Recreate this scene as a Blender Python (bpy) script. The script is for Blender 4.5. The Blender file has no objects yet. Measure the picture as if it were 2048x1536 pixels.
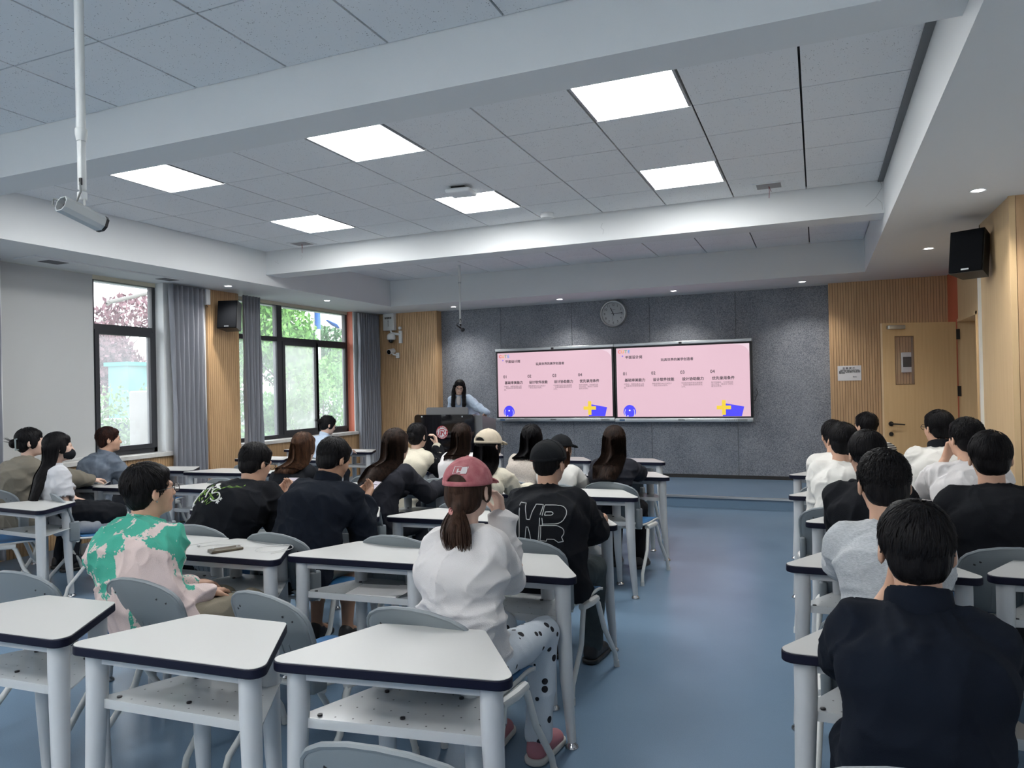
import bpy, bmesh, math, random
import numpy as np
from mathutils import Vector, Matrix, Euler, noise
from mathutils.bvhtree import BVHTree
PI = math.pi
random.seed(7)
SC = bpy.context.scene
COL = SC.collection
# ---------------------------------------------------------------- camera
CF = 1459.04
YAW, PITCH, ROLL = 0.396115, 0.0055374, -0.0217132
_f = Vector((-math.sin(YAW)*math.cos(PITCH), math.cos(YAW)*math.cos(PITCH), math.sin(PITCH)))
_r0 = Vector((math.cos(YAW), math.sin(YAW), 0)); _u0 = _r0.cross(_f)
_r = _r0*math.cos(ROLL)+_u0*math.sin(ROLL); _u = -_r0*math.sin(ROLL)+_u0*math.cos(ROLL)
cd = bpy.data.cameras.new('camera'); cam = bpy.data.objects.new('camera', cd); COL.objects.link(cam)
M4 = Matrix((( _r.x,_u.x,-_f.x,0),(_r.y,_u.y,-_f.y,0),(_r.z,_u.z,-_f.z,1.5),(0,0,0,1)))
cam.matrix_world = M4
cd.sensor_fit = 'HORIZONTAL'; cd.sensor_width = 36; cd.lens = CF/2048*36; cd.clip_start = .05
SC.camera = cam
# ---------------------------------------------------------------- view and sky
SC.view_settings.view_transform = 'Standard'; SC.view_settings.look = 'None'
SC.view_settings.gamma = 1; SC.view_settings.use_curve_mapping = False
SC.view_settings.exposure = 1.85
W = bpy.data.worlds.new('overcast_sky'); SC.world = W; W.use_nodes = True
wn = W.node_tree; wn.nodes.clear()
_o = wn.nodes.new('ShaderNodeOutputWorld'); _b = wn.nodes.new('ShaderNodeBackground')
_tc = wn.nodes.new('ShaderNodeTexCoord'); _sp = wn.nodes.new('ShaderNodeSeparateXYZ'); _cr = wn.nodes.new('ShaderNodeValToRGB')
wn.links.new(_tc.outputs['Generated'], _sp.inputs[0]); wn.links.new(_sp.outputs['Z'], _cr.inputs[0])
_cr.color_ramp.elements[0].position = 0.0; _cr.color_ramp.elements[0].color = (.93, .97, 1.0, 1)
_cr.color_ramp.elements[1].position = .6; _cr.color_ramp.elements[1].color = (.86, .93, 1.0, 1)
wn.links.new(_cr.outputs[0], _b.inputs['Color']); _b.inputs['Strength'].default_value = 1.35
wn.links.new(_b.outputs[0], _o.inputs[0])
SC.cycles.max_bounces = 7; SC.cycles.diffuse_bounces = 4; SC.cycles.transparent_max_bounces = 16
SC.cycles.sample_clamp_indirect = 6; SC.cycles.use_denoising = True
SC.cycles.caustics_reflective = False; SC.cycles.caustics_refractive = False

def window_portal(x, y0, y1, z0, z1):
    l = bpy.data.lights.new('window_portal', 'AREA'); l.shape = 'RECTANGLE'; l.size = y1-y0; l.size_y = z1-z0
    l.cycles.is_portal = True
    o = bpy.data.objects.new('window_portal', l); COL.objects.link(o)
    o.matrix_world = Matrix(((0,0,-1,x),(1,0,0,(y0+y1)/2),(0,1,0,(z0+z1)/2),(0,0,0,1)))
    o.rotation_euler = Euler((PI/2, 0, -PI/2)); o.location = (x, (y0+y1)/2, (z0+z1)/2)
for a in ((-7.22, 4.5, 6.27, .9, 2.77), (-7.22, 7.5, 10.03, .9, 2.77), (-7.22, 1.2, 3.7, .9, 2.77)):
    window_portal(*a)

# ---------------------------------------------------------------- materials
MATS = {}
def mat(name, col=(.8,.8,.8), rough=.5, metal=0, bump=None, mix=None, emit=None, spec=.5, alpha=None, trans=0, coat=0, sheen=0, sss=0, coords='Object', ior=1.5):
    """bump=(scale,strength,detail[,stretch xyz]); mix=(color2, scale, lo, hi[,stretch])"""
    if name in MATS: return MATS[name]
    m = bpy.data.materials.new(name); MATS[name] = m; m.use_nodes = True
    nt = m.node_tree; b = nt.nodes['Principled BSDF']; L = nt.links.new
    b.inputs['Base Color'].default_value = (*col, 1); b.inputs['Roughness'].default_value = rough
    b.inputs['Metallic'].default_value = metal; b.inputs['Specular IOR Level'].default_value = spec
    b.inputs['Coat Weight'].default_value = coat; b.inputs['Sheen Weight'].default_value = sheen
    b.inputs['IOR'].default_value = ior
    if sss: b.inputs['Subsurface Weight'].default_value = sss; b.inputs['Subsurface Radius'].default_value = (.012,.005,.003); b.inputs['Subsurface Scale'].default_value = 1
    if trans: b.inputs['Transmission Weight'].default_value = trans
    if alpha is not None: b.inputs['Alpha'].default_value = alpha
    if emit: b.inputs['Emission Color'].default_value = (*emit[0], 1); b.inputs['Emission Strength'].default_value = emit[1]
    tc = None
    def coord(stretch):
        nonlocal tc
        if tc is None: tc = nt.nodes.new('ShaderNodeTexCoord')
        mp = nt.nodes.new('ShaderNodeMapping'); L(tc.outputs[coords], mp.inputs[0]); mp.inputs['Scale'].default_value = stretch
        return mp.outputs[0]
    if mix:
        n = nt.nodes.new('ShaderNodeTexNoise'); n.inputs['Scale'].default_value = mix[1]; n.inputs['Detail'].default_value = 5
        L(coord(mix[4] if len(mix) > 4 else (1,1,1)), n.inputs['Vector'])
        r = nt.nodes.new('ShaderNodeValToRGB'); r.color_ramp.elements[0].position = mix[2]; r.color_ramp.elements[1].position = mix[3]
        r.color_ramp.elements[0].color = (*col, 1); r.color_ramp.elements[1].color = (*mix[0], 1)
        L(n.outputs['Fac'], r.inputs[0]); L(r.outputs[0], b.inputs['Base Color'])
    if bump:
        n = nt.nodes.new('ShaderNodeTexNoise'); n.inputs['Scale'].default_value = bump[0]; n.inputs['Detail'].default_value = bump[2]
        L(coord(bump[3] if len(bump) > 3 else (1,1,1)), n.inputs['Vector'])
        bp = nt.nodes.new('ShaderNodeBump'); bp.inputs['Strength'].default_value = bump[1]; bp.inputs['Distance'].default_value = .01
        L(n.outputs['Fac'], bp.inputs['Height']); L(bp.outputs[0], b.inputs['Normal'])
    return m
def nodes_of(m): return m.node_tree.nodes, m.node_tree.links.new, m.node_tree.nodes['Principled BSDF']

m_white = mat('white_plaster', (.76,.78,.79), .8, bump=(60,.05,3))
m_soffit = mat('soffit_paint', (.74,.76,.77), .75)
m_wood = mat('oak_veneer', (.60,.39,.21), .55, mix=((.50,.315,.165), 6, .35, .7, (6,6,.5)), bump=(40,.08,4,(6,6,.4)))
m_wood_d = mat('door_veneer', (.66,.48,.27), .5, mix=((.60,.42,.23), 5, .3, .75, (8,8,.4)))
m_groove = mat('groove_dark_felt', (.13,.08,.045), .9)  # own dark brown of the backing between the slats
m_orange = mat('orange_paint', (.55,.13,.06), .7)
m_black = mat('black_plastic', (.012,.013,.015), .4)
m_blackm = mat('black_skirting', (.015,.014,.014), .5)
m_frame = mat('window_aluminium', (.028,.03,.036), .45)
m_navy = mat('navy_edge_band', (.005,.006,.018), .5, spec=.2)
m_top = mat('white_laminate', (.49,.49,.48), .38, bump=(180,.02,2))
m_leg = mat('white_powder_coat', (.50,.52,.54), .36)
m_legw = mat('white_chair_frame', (.56,.57,.56), .4)
m_chrome = mat('chrome', (.55,.56,.58), .22, 1)
m_grey = mat('grey_chair_plastic', (.17,.195,.215), .5, bump=(300,.04,2))
m_blue = mat('blue_seat_plastic', (.03,.13,.30), .45)
m_stone = mat('white_sill_stone', (.66,.65,.62), .4, mix=((.5,.5,.49), 9, .4, .8))
m_shade = mat('grey_roller_shade', (.50,.51,.51), .8)
m_silver = mat('silver_trim', (.5,.53,.55), .32, .8)
m_grpod = mat('grey_podium_steel', (.21,.21,.22), .4, .3)
m_glossb = mat('black_gloss_acrylic', (.004,.004,.006), .06, coat=.5)
m_paper = mat('white_paper', (.72,.72,.73), .7)
m_dark = mat('dark_ink', (.03,.03,.035), .7)
m_void = mat('ceiling_void', (.02,.02,.022), .9)

def speckle(m, scale, thr, col):
    n, L, b = nodes_of(m)
    tc = n.new('ShaderNodeTexCoord'); v = n.new('ShaderNodeTexVoronoi'); v.inputs['Scale'].default_value = scale
    L(tc.outputs['Object'], v.inputs['Vector'])
    nz = n.new('ShaderNodeTexNoise'); nz.inputs['Scale'].default_value = scale*.35; L(tc.outputs['Object'], nz.inputs['Vector'])
    mm = n.new('ShaderNodeMath'); mm.operation = 'MULTIPLY_ADD'; L(nz.outputs['Fac'], mm.inputs[0]); mm.inputs[1].default_value = thr*2; mm.inputs[2].default_value = -thr*.45
    lt = n.new('ShaderNodeMath'); lt.operation = 'LESS_THAN'; L(v.outputs['Distance'], lt.inputs[0]); L(mm.outputs[0], lt.inputs[1])
    mx = n.new('ShaderNodeMix'); mx.data_type = 'RGBA'; L(lt.outputs[0], mx.inputs['Factor'])
    mx.inputs['A'].default_value = b.inputs['Base Color'].default_value; mx.inputs['B'].default_value = (*col, 1)
    L(mx.outputs['Result'], b.inputs['Base Color'])
m_tile = mat('mineral_fibre_tile', (.80,.82,.84), .85); speckle(m_tile, 75, .22, (.20,.21,.22))

# felt wall: blue-grey pressed fibres
m_felt = mat('grey_blue_felt', (.085,.095,.12), .95, bump=(220,.35,4))
n, L, b = nodes_of(m_felt)
tc = n.new('ShaderNodeTexCoord')
a1 = n.new('ShaderNodeTexNoise'); a1.inputs['Scale'].default_value = 2.2; a1.inputs['Detail'].default_value = 6; L(tc.outputs['Object'], a1.inputs[0])
a2 = n.new('ShaderNodeTexNoise'); a2.inputs['Scale'].default_value = 110; a2.inputs['Detail'].default_value = 5; L(tc.outputs['Object'], a2.inputs[0])
ad = n.new('ShaderNodeMath'); ad.operation = 'MULTIPLY_ADD'; L(a2.outputs['Fac'], ad.inputs[0]); ad.inputs[1].default_value = 1.7; hm_ = n.new('ShaderNodeMath'); hm_.operation = 'MULTIPLY_ADD'; L(a1.outputs['Fac'], hm_.inputs[0]); hm_.inputs[1].default_value = .55; hm_.inputs[2].default_value = .12; L(hm_.outputs[0], ad.inputs[2])
rr = n.new('ShaderNodeValToRGB'); rr.color_ramp.elements[0].position = .75; rr.color_ramp.elements[1].position = 1.7
rr.color_ramp.elements[0].position = .42; rr.color_ramp.elements[1].position = .8
dv = n.new('ShaderNodeMath'); dv.operation = 'DIVIDE'; L(ad.outputs[0], dv.inputs[0]); dv.inputs[1].default_value = 2.1
rr.color_ramp.elements[0].color = (.10,.112,.14,1); rr.color_ramp.elements[1].color = (.38,.40,.44,1)
L(dv.outputs[0], rr.inputs[0]); L(rr.outputs[0], b.inputs['Base Color'])

# floor: blue vinyl with faint mottling
m_floor = mat('blue_vinyl_floor', (.075,.125,.20), .34, spec=.45)
n, L, b = nodes_of(m_floor)
tc = n.new('ShaderNodeTexCoord')
a1 = n.new('ShaderNodeTexNoise'); a1.inputs['Scale'].default_value = 1.1; a1.inputs['Detail'].default_value = 5; L(tc.outputs['Object'], a1.inputs[0])
a2 = n.new('ShaderNodeTexNoise'); a2.inputs['Scale'].default_value = 260; L(tc.outputs['Object'], a2.inputs[0])
ad = n.new('ShaderNodeMath'); ad.operation = 'MULTIPLY_ADD'; L(a2.outputs['Fac'], ad.inputs[0]); ad.inputs[1].default_value = .8; L(a1.outputs['Fac'], ad.inputs[2])
rr = n.new('ShaderNodeValToRGB'); rr.color_ramp.elements[0].position = .5; rr.color_ramp.elements[1].position = 1.2
rr.color_ramp.elements[0].color = (.112,.18,.265,1); rr.color_ramp.elements[1].color = (.14,.215,.305,1)
L(ad.outputs[0], rr.inputs[0]); L(rr.outputs[0], b.inputs['Base Color'])
r2 = n.new('ShaderNodeMapRange'); r2.inputs['To Min'].default_value = .24; r2.inputs['To Max'].default_value = .32; b.inputs['Roughness'].default_value = .27
bp = n.new('ShaderNodeBump'); bp.inputs['Strength'].default_value = .12; bp.inputs['Distance'].default_value = .002; L(a2.outputs['Fac'], bp.inputs['Height']); L(bp.outputs[0], b.inputs['Normal'])

def thin_glass(name, haze, tint=(1,1,1), hazecol=(.85,.87,.88)):
    m = bpy.data.materials.new(name); m.use_nodes = True; nt = m.node_tree; nt.nodes.clear(); L = nt.links.new
    o = nt.nodes.new('ShaderNodeOutputMaterial'); t = nt.nodes.new('ShaderNodeBsdfTransparent'); t.inputs[0].default_value = (*tint,1)
    g = nt.nodes.new('ShaderNodeBsdfGlossy'); g.inputs['Roughness'].default_value = .03
    lw = nt.nodes.new('ShaderNodeLayerWeight'); pw = nt.nodes.new('ShaderNodeMath'); pw.operation = 'POWER'; L(lw.outputs['Facing'], pw.inputs[0]); pw.inputs[1].default_value = 5
    f = nt.nodes.new('ShaderNodeMath'); f.operation = 'MULTIPLY_ADD'; L(pw.outputs[0], f.inputs[0]); f.inputs[1].default_value = .8; f.inputs[2].default_value = .035
    m1 = nt.nodes.new('ShaderNodeMixShader'); L(f.outputs[0], m1.inputs[0]); L(t.outputs[0], m1.inputs[1]); L(g.outputs[0], m1.inputs[2])
    d = nt.nodes.new('ShaderNodeBsdfTranslucent'); d.inputs[0].default_value = (*hazecol,1)
    m2 = nt.nodes.new('ShaderNodeMixShader')
    nz = nt.nodes.new('ShaderNodeTexNoise'); nz.inputs['Scale'].default_value = 3; nz.inputs['Detail'].default_value = 8
    tc = nt.nodes.new('ShaderNodeTexCoord'); L(tc.outputs['Object'], nz.inputs[0])
    mr = nt.nodes.new('ShaderNodeMapRange'); mr.inputs['To Min'].default_value = haze*.5; mr.inputs['To Max'].default_value = haze*1.5; L(nz.outputs['Fac'], mr.inputs[0])
    L(mr.outputs[0], m2.inputs[0]); L(m1.outputs[0], m2.inputs[1]); L(d.outputs[0], m2.inputs[2]); L(m2.outputs[0], o.inputs[0])
    MATS[name] = m; return m
m_glass = thin_glass('clear_pane', .06)
m_glassd = thin_glass('dusty_pane', .15)
m_glassb = thin_glass('dusty_screen_pane', .26, (.9,.88,.85))

# ---------------------------------------------------------------- mesh helpers
class MB:
    def __init__(s): s.v = []; s.f = []
    def add(s, vs, fs):
        k = len(s.v); s.v += [tuple(p) for p in vs]; s.f += [tuple(i+k for i in f) for f in fs]; return s
    def box(s, x0, x1, y0, y1, z0, z1, M=None, bev=0):
        if bev:
            return s.rbox(x0, x1, y0, y1, z0, z1, bev, M)
        vs = [Vector((x,y,z)) for z in (z0,z1) for y in (y0,y1) for x in (x0,x1)]
        if M: vs = [M @ p for p in vs]
        return s.add(vs, [(0,2,3,1),(4,5,7,6),(0,1,5,4),(2,6,7,3),(0,4,6,2),(1,3,7,5)])
    def rbox(s, x0, x1, y0, y1, z0, z1, r, M=None):
        bm = bmesh.new(); bmesh.ops.create_cube(bm, size=1)
        for v in bm.verts: v.co = Vector(((x0+x1)/2+v.co.x*(x1-x0), (y0+y1)/2+v.co.y*(y1-y0), (z0+z1)/2+v.co.z*(z1-z0)))
        bmesh.ops.bevel(bm, geom=bm.edges[:]+bm.verts[:], offset=r, segments=3, profile=.5, affect='EDGES')
        vs = [M @ v.co if M else v.co.copy() for v in bm.verts]; fs = [[v.index for v in f.verts] for f in bm.faces]
        bm.free(); return s.add(vs, fs)
    def tube(s, pts, r, n=10, cap=True, flat=1.0, up=None):
        pts = [Vector(p) for p in pts]; rs = r if isinstance(r, (list, tuple)) else [r]*len(pts)
        k0 = len(s.v); prev = None; rings = []
        for i, p in enumerate(pts):
            d = (pts[min(i+1,len(pts)-1)]-pts[max(i-1,0)]).normalized()
            if prev is None:
                a = Vector(up) if up else (Vector((0,0,1)) if abs(d.z) < .9 else Vector((1,0,0)))
                x = d.cross(a).normalized()
            else: x = (prev - d*prev.dot(d)).normalized()
            prev = x; y = d.cross(x)
            rings.append([p + (x*math.cos(2*PI*j/n) + y*math.sin(2*PI*j/n)*flat)*rs[i] for j in range(n)])
        vs = [q for R in rings for q in R]; fs = []
        for i in range(len(rings)-1):
            for j in range(n): fs.append((i*n+j, i*n+(j+1)%n, (i+1)*n+(j+1)%n, (i+1)*n+j))
        if cap: fs.append(tuple(range(n))[::-1]); fs.append(tuple(range((len(rings)-1)*n, len(rings)*n)))
        return s.add(vs, fs)
    def cyl(s, p0, p1, r0, r1=None, n=16): return s.tube([p0, p1], [r0, r0 if r1 is None else r1], n)
    def lathe(s, prof, c=(0,0,0), n=24, M=None, caps=True):
        vs = []; fs = []
        for (r, z) in prof:
            for j in range(n):
                p = Vector((r*math.cos(2*PI*j/n), r*math.sin(2*PI*j/n), z))
                vs.append((M @ p if M else p) + Vector(c))
        for i in range(len(prof)-1):
            for j in range(n): fs.append((i*n+j, i*n+(j+1)%n, (i+1)*n+(j+1)%n, (i+1)*n+j))
        if caps and prof[0][0] > 1e-5 and prof[1][0] > 1e-5: fs.append(tuple(range(n))[::-1])
        if caps and prof[-1][0] > 1e-5 and prof[-2][0] > 1e-5: fs.append(tuple(range((len(prof)-1)*n, len(prof)*n)))
        return s.add(vs, fs)
    def prism(s, poly, z0, z1, M=None):
        n = len(poly); vs = [Vector((x,y,z0)) for x,y in poly]+[Vector((x,y,z1)) for x,y in poly]
        if M: vs = [M @ p for p in vs]
        return s.add(vs, [tuple(range(n))[::-1], tuple(range(n,2*n))]+[(i,(i+1)%n,n+(i+1)%n,n+i) for i in range(n)])
    def build(s, name, m, parent=None, smooth=False, loc=None):
        me = bpy.data.meshes.new(name); me.from_pydata(s.v, [], s.f); me.update()
        o = bpy.data.objects.new(name, me); COL.objects.link(o)
        if m: me.materials.append(m)
        if parent: o.parent = parent
        if loc: o.location = loc
        if smooth:
            me.polygons.foreach_set('use_smooth', [True]*len(me.polygons))
            if smooth != 'all':
                try: me.set_sharp_from_angle(angle=math.radians(42))
                except Exception: pass
        return o
def round_poly(pts, r, seg=6):
    out = []; n = len(pts)
    for i in range(n):
        p = Vector((*pts[i],0)); a = Vector((*pts[i-1],0)); b = Vector((*pts[(i+1)%n],0))
        rr = r[i] if isinstance(r, (list,tuple)) else r
        u = (a-p).normalized(); v = (b-p).normalized(); ang = u.angle(v); t = rr/math.tan(ang/2)
        t = min(t, (a-p).length*.48, (b-p).length*.48); rr = t*math.tan(ang/2)
        c = p+(u+v).normalized()*(rr/math.sin(ang/2)); s0 = p+u*t-c; s1 = p+v*t-c
        a0 = math.atan2(s0.y, s0.x); a1 = math.atan2(s1.y, s1.x); d = (a1-a0+PI)%(2*PI)-PI
        for k in range(seg+1): q = a0+d*k/seg; out.append((c.x+rr*math.cos(q), c.y+rr*math.sin(q)))
    return out
def tag(o, label, cat, group=None, kind=None):
    if label: o['label'] = label
    if cat: o['category'] = cat
    if group: o['group'] = group
    if kind: o['kind'] = kind
    return o
def struct(o, label=None): o['kind'] = 'structure'; 
def st(mb, name, m, label=None, smooth=False, parent=None):
    o = mb.build(name, m, parent, smooth)
    if not parent: o['kind'] = 'structure'
    if label: o['label'] = label
    return o
def empty(name, loc, rz=0, label=None, cat=None, group=None, rot=None):
    o = bpy.data.objects.new(name, None); COL.objects.link(o); o.location = loc
    o.rotation_euler = rot if rot else (0,0,rz); o.empty_display_size = .05
    tag(o, label, cat, group); return o
def copy_tree(o, parent=None):
    c = o.copy(); COL.objects.link(c); c.parent = parent
    for ch in list(o.children): copy_tree(ch, c)
    return c

# ---------------------------------------------------------------- room shell
Zc, Zs = 3.213, 2.811
XL, XR = -6.12, .563
YB = -2.4
def slats(name, m, axis, a0, a1, face, z0, z1, pitch=.033, gap=.0045, depth=.009, label=None, back=.03, outward=1):
    """grooved wood panel; axis 'x': runs along x at y=face, faces -y; axis 'y': runs along y at x=face, faces +x (outward=1)"""
    mb = MB(); k = int((a1-a0)/pitch+.5); p = (a1-a0)/k
    for i in range(k):
        u0, u1 = a0+i*p+gap/2, a0+(i+1)*p-gap/2
        if axis == 'x': mb.box(u0, u1, face, face+depth, z0, z1)
        else: mb.box(min(face,face-outward*depth), max(face,face-outward*depth), u0, u1, z0, z1)
    o = st(mb, name, m, label)
    g = MB()
    if axis == 'x': g.box(a0, a1, face+depth, face+depth+back, z0, z1)
    else: g.box(min(face-outward*depth, face-outward*(depth+back)), max(face-outward*depth, face-outward*(depth+back)), a0, a1, z0, z1)
    g.build('groove_backing', m_groove, o)
    return o
fl = MB().box(-7.5, 1.9, YB, 11.0, -.12, 0)
st(fl, 'floor', m_floor, 'blue vinyl floor')
# platform along the front wall
pl = MB().box(-6.95, 1.55, 9.07, 10.86, .0005, .135)
st(pl, 'floor_platform', m_floor, 'low blue platform below the screens')
st(MB().box(-6.95, 1.55, 9.045, 9.10, .118, .139), 'trim_1', m_silver, 'bright metal nosing on the platform edge')
# ceiling tiles: real tiles with shadow gaps under a dark void
B_, D_ = .621, .6085
xP = -.0506
colx = [XR] + [xP-i*B_ for i in range(10)] + [XL]
def coffer(y0, y1, ylines, lights=()):
    ys = sorted([y0, y1] + [y for y in ylines if y0+.02 < y < y1-.02])
    mb = MB(); dv = MB()
    for i in range(len(colx)-1):
        for j in range(len(ys)-1):
            xa, xb = colx[i+1]+.0062, colx[i]-.0062; ya, yb = ys[j]+.0045, ys[j+1]-.0045
            if (i, round((ys[j]-y0l)/D_)) in lights:
                panel(xa, xb, ya, yb); continue
            mb.box(xa, xb, ya, yb, Zc, Zc+.015)
    return mb
y0l = 4.577
PANELS = []
def panel(xa, xb, ya, yb): PANELS.append((xa+.017, xb-.017, ya, yb))
rows = [y0l+j*D_ for j in range(-2, 5)]
lights2 = {(c, r) for c in (2, 5, 8) for r in (-1, 2)}
t = MB()
for (y0, y1, yl, lt) in ((3.36, 7.0, rows, lights2), (7.29, 9.79, [9.21, 8.62, 8.03, 7.44], set()),
                         (YB, 3.09, [3.09-D_*k for k in range(1, 10)], {(c, r) for c in (2, 5, 8) for r in (-8, -11)})):  # panels behind the camera are unseen, added to brighten the near desks
    m_ = coffer(y0, y1, yl, lt); t.add(m_.v, m_.f)
st(t, 'ceiling', m_tile, 'grey perforated ceiling tiles')
st(MB().box(XL-.02, XR+.02, YB, 9.85, Zc+.02, Zc+.05), 'ceiling_void', m_void)
# beams and soffits
bm_ = lambda *a: MB().box(*a)
st(bm_(XL-.3, XR+.3, 3.09, 3.36, 2.936, Zc+.3), 'ceiling_beam', m_soffit, 'near white ceiling beam')
st(bm_(XL-.3, XR+.3, 7.0, 7.29, 2.932, Zc+.3), 'ceiling_beam', m_soffit, 'far white ceiling beam')
st(bm_(-7.6, XL, YB, 11.0, Zs, Zc+.3), 'ceiling_soffit', m_soffit)
st(bm_(XR, 1.95, YB, 11.0, Zs, Zc+.3), 'ceiling_soffit', m_soffit)
st(bm_(XL, XR, 9.79, 11.0, Zs, Zc+.3), 'ceiling_soffit', m_soffit)
st(MB().box(-7.6,1.95,YB,11,Zc+.3,Zc+.4), 'roof_slab', m_void)
# shadow built as a thin grey strip along the right edge of the middle coffer
st(bm_(XR-.045, XR-.001, 3.36, 7.0, Zc-.012, Zc-.001), 'shadow_strip', mat('grey_shadow_strip',(.17,.18,.19),.7))
# front wall
st(bm_(-7.5, 1.95, 10.9, 11.05, 0, 3.3), 'wall_front', m_white)
ft = MB(); seams = [-5.90,-4.716,-3.508,-2.290,-1.055,.19]
for i in range(5): ft.box(seams[i]+.003, seams[i+1]-.003, 10.85, 10.875, .155, Zs)
st(ft, 'wall_front_felt', m_felt, 'grey-blue felt panelled front wall')
st(bm_(-5.83, .19, 10.84, 10.85, .135, .185), 'baseboard_front', m_blackm, 'black skirting under the felt')
slats('wall_front_left', m_wood, 'x', -6.97, -5.82, 10.68, .135, Zs, label='slatted oak panel left of the felt wall')
st(bm_(-5.83, -5.80, 10.685, 10.87, .135, Zs), 'trim_3', m_wood)
slats('wall_front_right', m_wood, 'x', .18, 1.56, 10.68, .135, Zs, label='slatted oak panel behind the door')
st(bm_(.165, .18, 10.68, 10.87, .135, Zs), 'trim_4', m_wood)
# right wall: orange strip, door recess, pillar
st(bm_(1.55, 1.7, 9.97, 10.9, 0, Zs), 'wall_right_orange', m_orange, 'orange painted strip of wall beside the door')
st(bm_(1.55, 1.75, 7.3, 8.90, 0, Zs), 'wall_right', m_wood_d)
st(bm_(1.55, 1.75, 8.90, 9.97, 2.195, Zs), 'wall_right_over_door', m_wood_d, 'plain oak panel above the doorway')
st(bm_(1.31, 1.9, 6.27, 7.33, 0, Zs), 'wall_right_pillar', m_wood_d, 'oak clad pillar on the right wall')
slats('wall_right_pillar_slats', m_wood, 'x', 1.345, 1.95, 6.26, 0, Zs, pitch=.07, gap=.007, label='grooved front of the oak pillar')
st(bm_(1.305, 1.345, 6.255, 6.29, 0, Zs), 'trim_5', m_wood_d)
st(bm_(1.75, 1.9, YB, 6.27, 0, Zs), 'wall_right_near', m_white)
st(bm_(-7.6, 1.9, YB-.15, YB, 0, 3.5), 'wall_back', m_white)
# corridor seen through the doorway
st(bm_(2.9, 3.0, 7.5, 12.0, 0, 3.0), 'wall_corridor', m_wood_d)
st(bm_(1.75, 3.0, 7.5, 12.0, -.05, 0), 'floor_corridor', m_floor)
st(bm_(1.7, 3.0, 7.5, 12.0, 2.6, 2.7), 'ceiling_corridor', m_white)
st(bm_(1.9, 3.0, 11.9, 12.0, 0, 2.7), 'wall_corridor_end', m_white)
st(bm_(1.9, 3.0, 7.4, 7.5, 0, 2.7), 'wall_corridor_near', m_white)
# left wall
XW = -7.15           # window plane
def wl(y0, y1, z0, z1, name='wall_left', m=m_white, x0=-7.21, x1=-7.0, label=None): return st(bm_(x0, x1, y0, y1, z0, z1), name, m, label)
for (a, b) in ((YB,1.2),(3.7,4.42),(6.27,6.92),(10.05,11.0)): wl(a, b, 0, Zs)
for (a, b) in ((1.2,3.7),(4.42,6.27),(7.42,10.05)): wl(a, b, 0, .80, x1=-7.02)
m_lintel = mat('cream_lintel', (.62,.58,.46), .8)
for (a, b) in ((1.2,3.7),(4.42,6.27),(7.42,10.05)): wl(a, b, 2.765, 3.2, 'wall_left_lintel', m_lintel, -7.24, -7.12)
wl(6.9, 7.42, 0, Zs, x1=-7.0)
st(bm_(-7.2, -7.02, 10.045, 10.06, .83, Zs), 'trim_6', mat('orange_reveal', (.75,.24,.16), .6), 'orange painted window reveal')
slats('wall_left_pilaster', m_wood, 'y', 6.925, 7.415, -6.96, 0, Zs, label='slatted oak pilaster carrying the left speaker')
st(bm_(-7.02, -6.965, 6.905, 6.925, 0, Zs), 'trim_7', m_wood); st(bm_(-7.02, -6.965, 7.415, 7.43, 0, Zs), 'trim_8', m_wood)
slats('wall_left_wainscot', m_wood, 'y', 4.3, 6.9, -6.985, 0, .80, label='slatted oak wainscot under the near window')
slats('wall_left_wainscot', m_wood, 'y', 7.43, 10.68, -6.985, 0, .80, label='slatted oak wainscot under the far window')
slats('wall_left_wainscot', m_wood, 'y', YB, 4.3, -6.985, 0, .80)
for (a, b, lb) in ((4.3, 6.33, 'white stone sill of the near window'), (7.43, 10.06, 'white stone sill of the far window'), (1.1, 3.8, None)):
    st(MB().rbox(-7.2, -6.945, a, b, .80, .848, .006), 'trim_9', m_stone, lb)
st(bm_(-7.1, -6.99, 3.75, 4.40, .8, Zs), 'wall_left_pier', mat('dark_curtain_pier', (.06,.05,.06), .8))
# ---------------------------------------------------------------- windows
def window(idx, y0, y1, ztr, mull, sashes, label):
    """frame ring, transom, mullion; sashes: list of (y0,y1,z0,z1,glass,inset)"""
    root = empty('window_%d' % idx, (XW, (y0+y1)/2, .85)); root['kind'] = 'structure'; root['label'] = label
    P = Matrix.Translation((-XW, -(y0+y1)/2, -.85))
    z0, z1 = .848, 2.79
    mb = MB(); fw = .045; xa, xb = XW-.05, XW+.02
    mb.box(xa, xb, y0, y0+fw, z0, z1, P); mb.box(xa, xb, y1-fw, y1, z0, z1, P)
    mb.box(xa, xb, y0, y1, z0, z0+.055, P); mb.box(xa, xb, y0, y1, z1-.03, z1, P)
    mb.box(xa, xb-.005, y0, y1, ztr-.045, ztr+.02, P)
    for (ym, w) in mull: mb.box(xa, xb+.004, ym-w/2, ym+w/2, z0, z1, P)
    mb.build('window_frame', m_frame, root)
    for (a, b, c, d, g, fr) in sashes:
        s = MB()
        if fr:
            s.box(XW-.03, XW+.035, a, a+fr, c, d, P); s.box(XW-.03, XW+.035, b-fr, b, c, d, P)
            s.box(XW-.03, XW+.035, a+fr, b-fr, c, c+fr, P); s.box(XW-.03, XW+.035, a+fr, b-fr, d-fr, d, P)
            so = s.build('window_sash', m_frame, root)
        else: so = root
        q = MB().box(XW-.004, XW+.001, a+fr*.9, b-fr*.9, c+fr*.9, d-fr*.9, P); q.build('window_pane', g, so)
    return root
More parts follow.
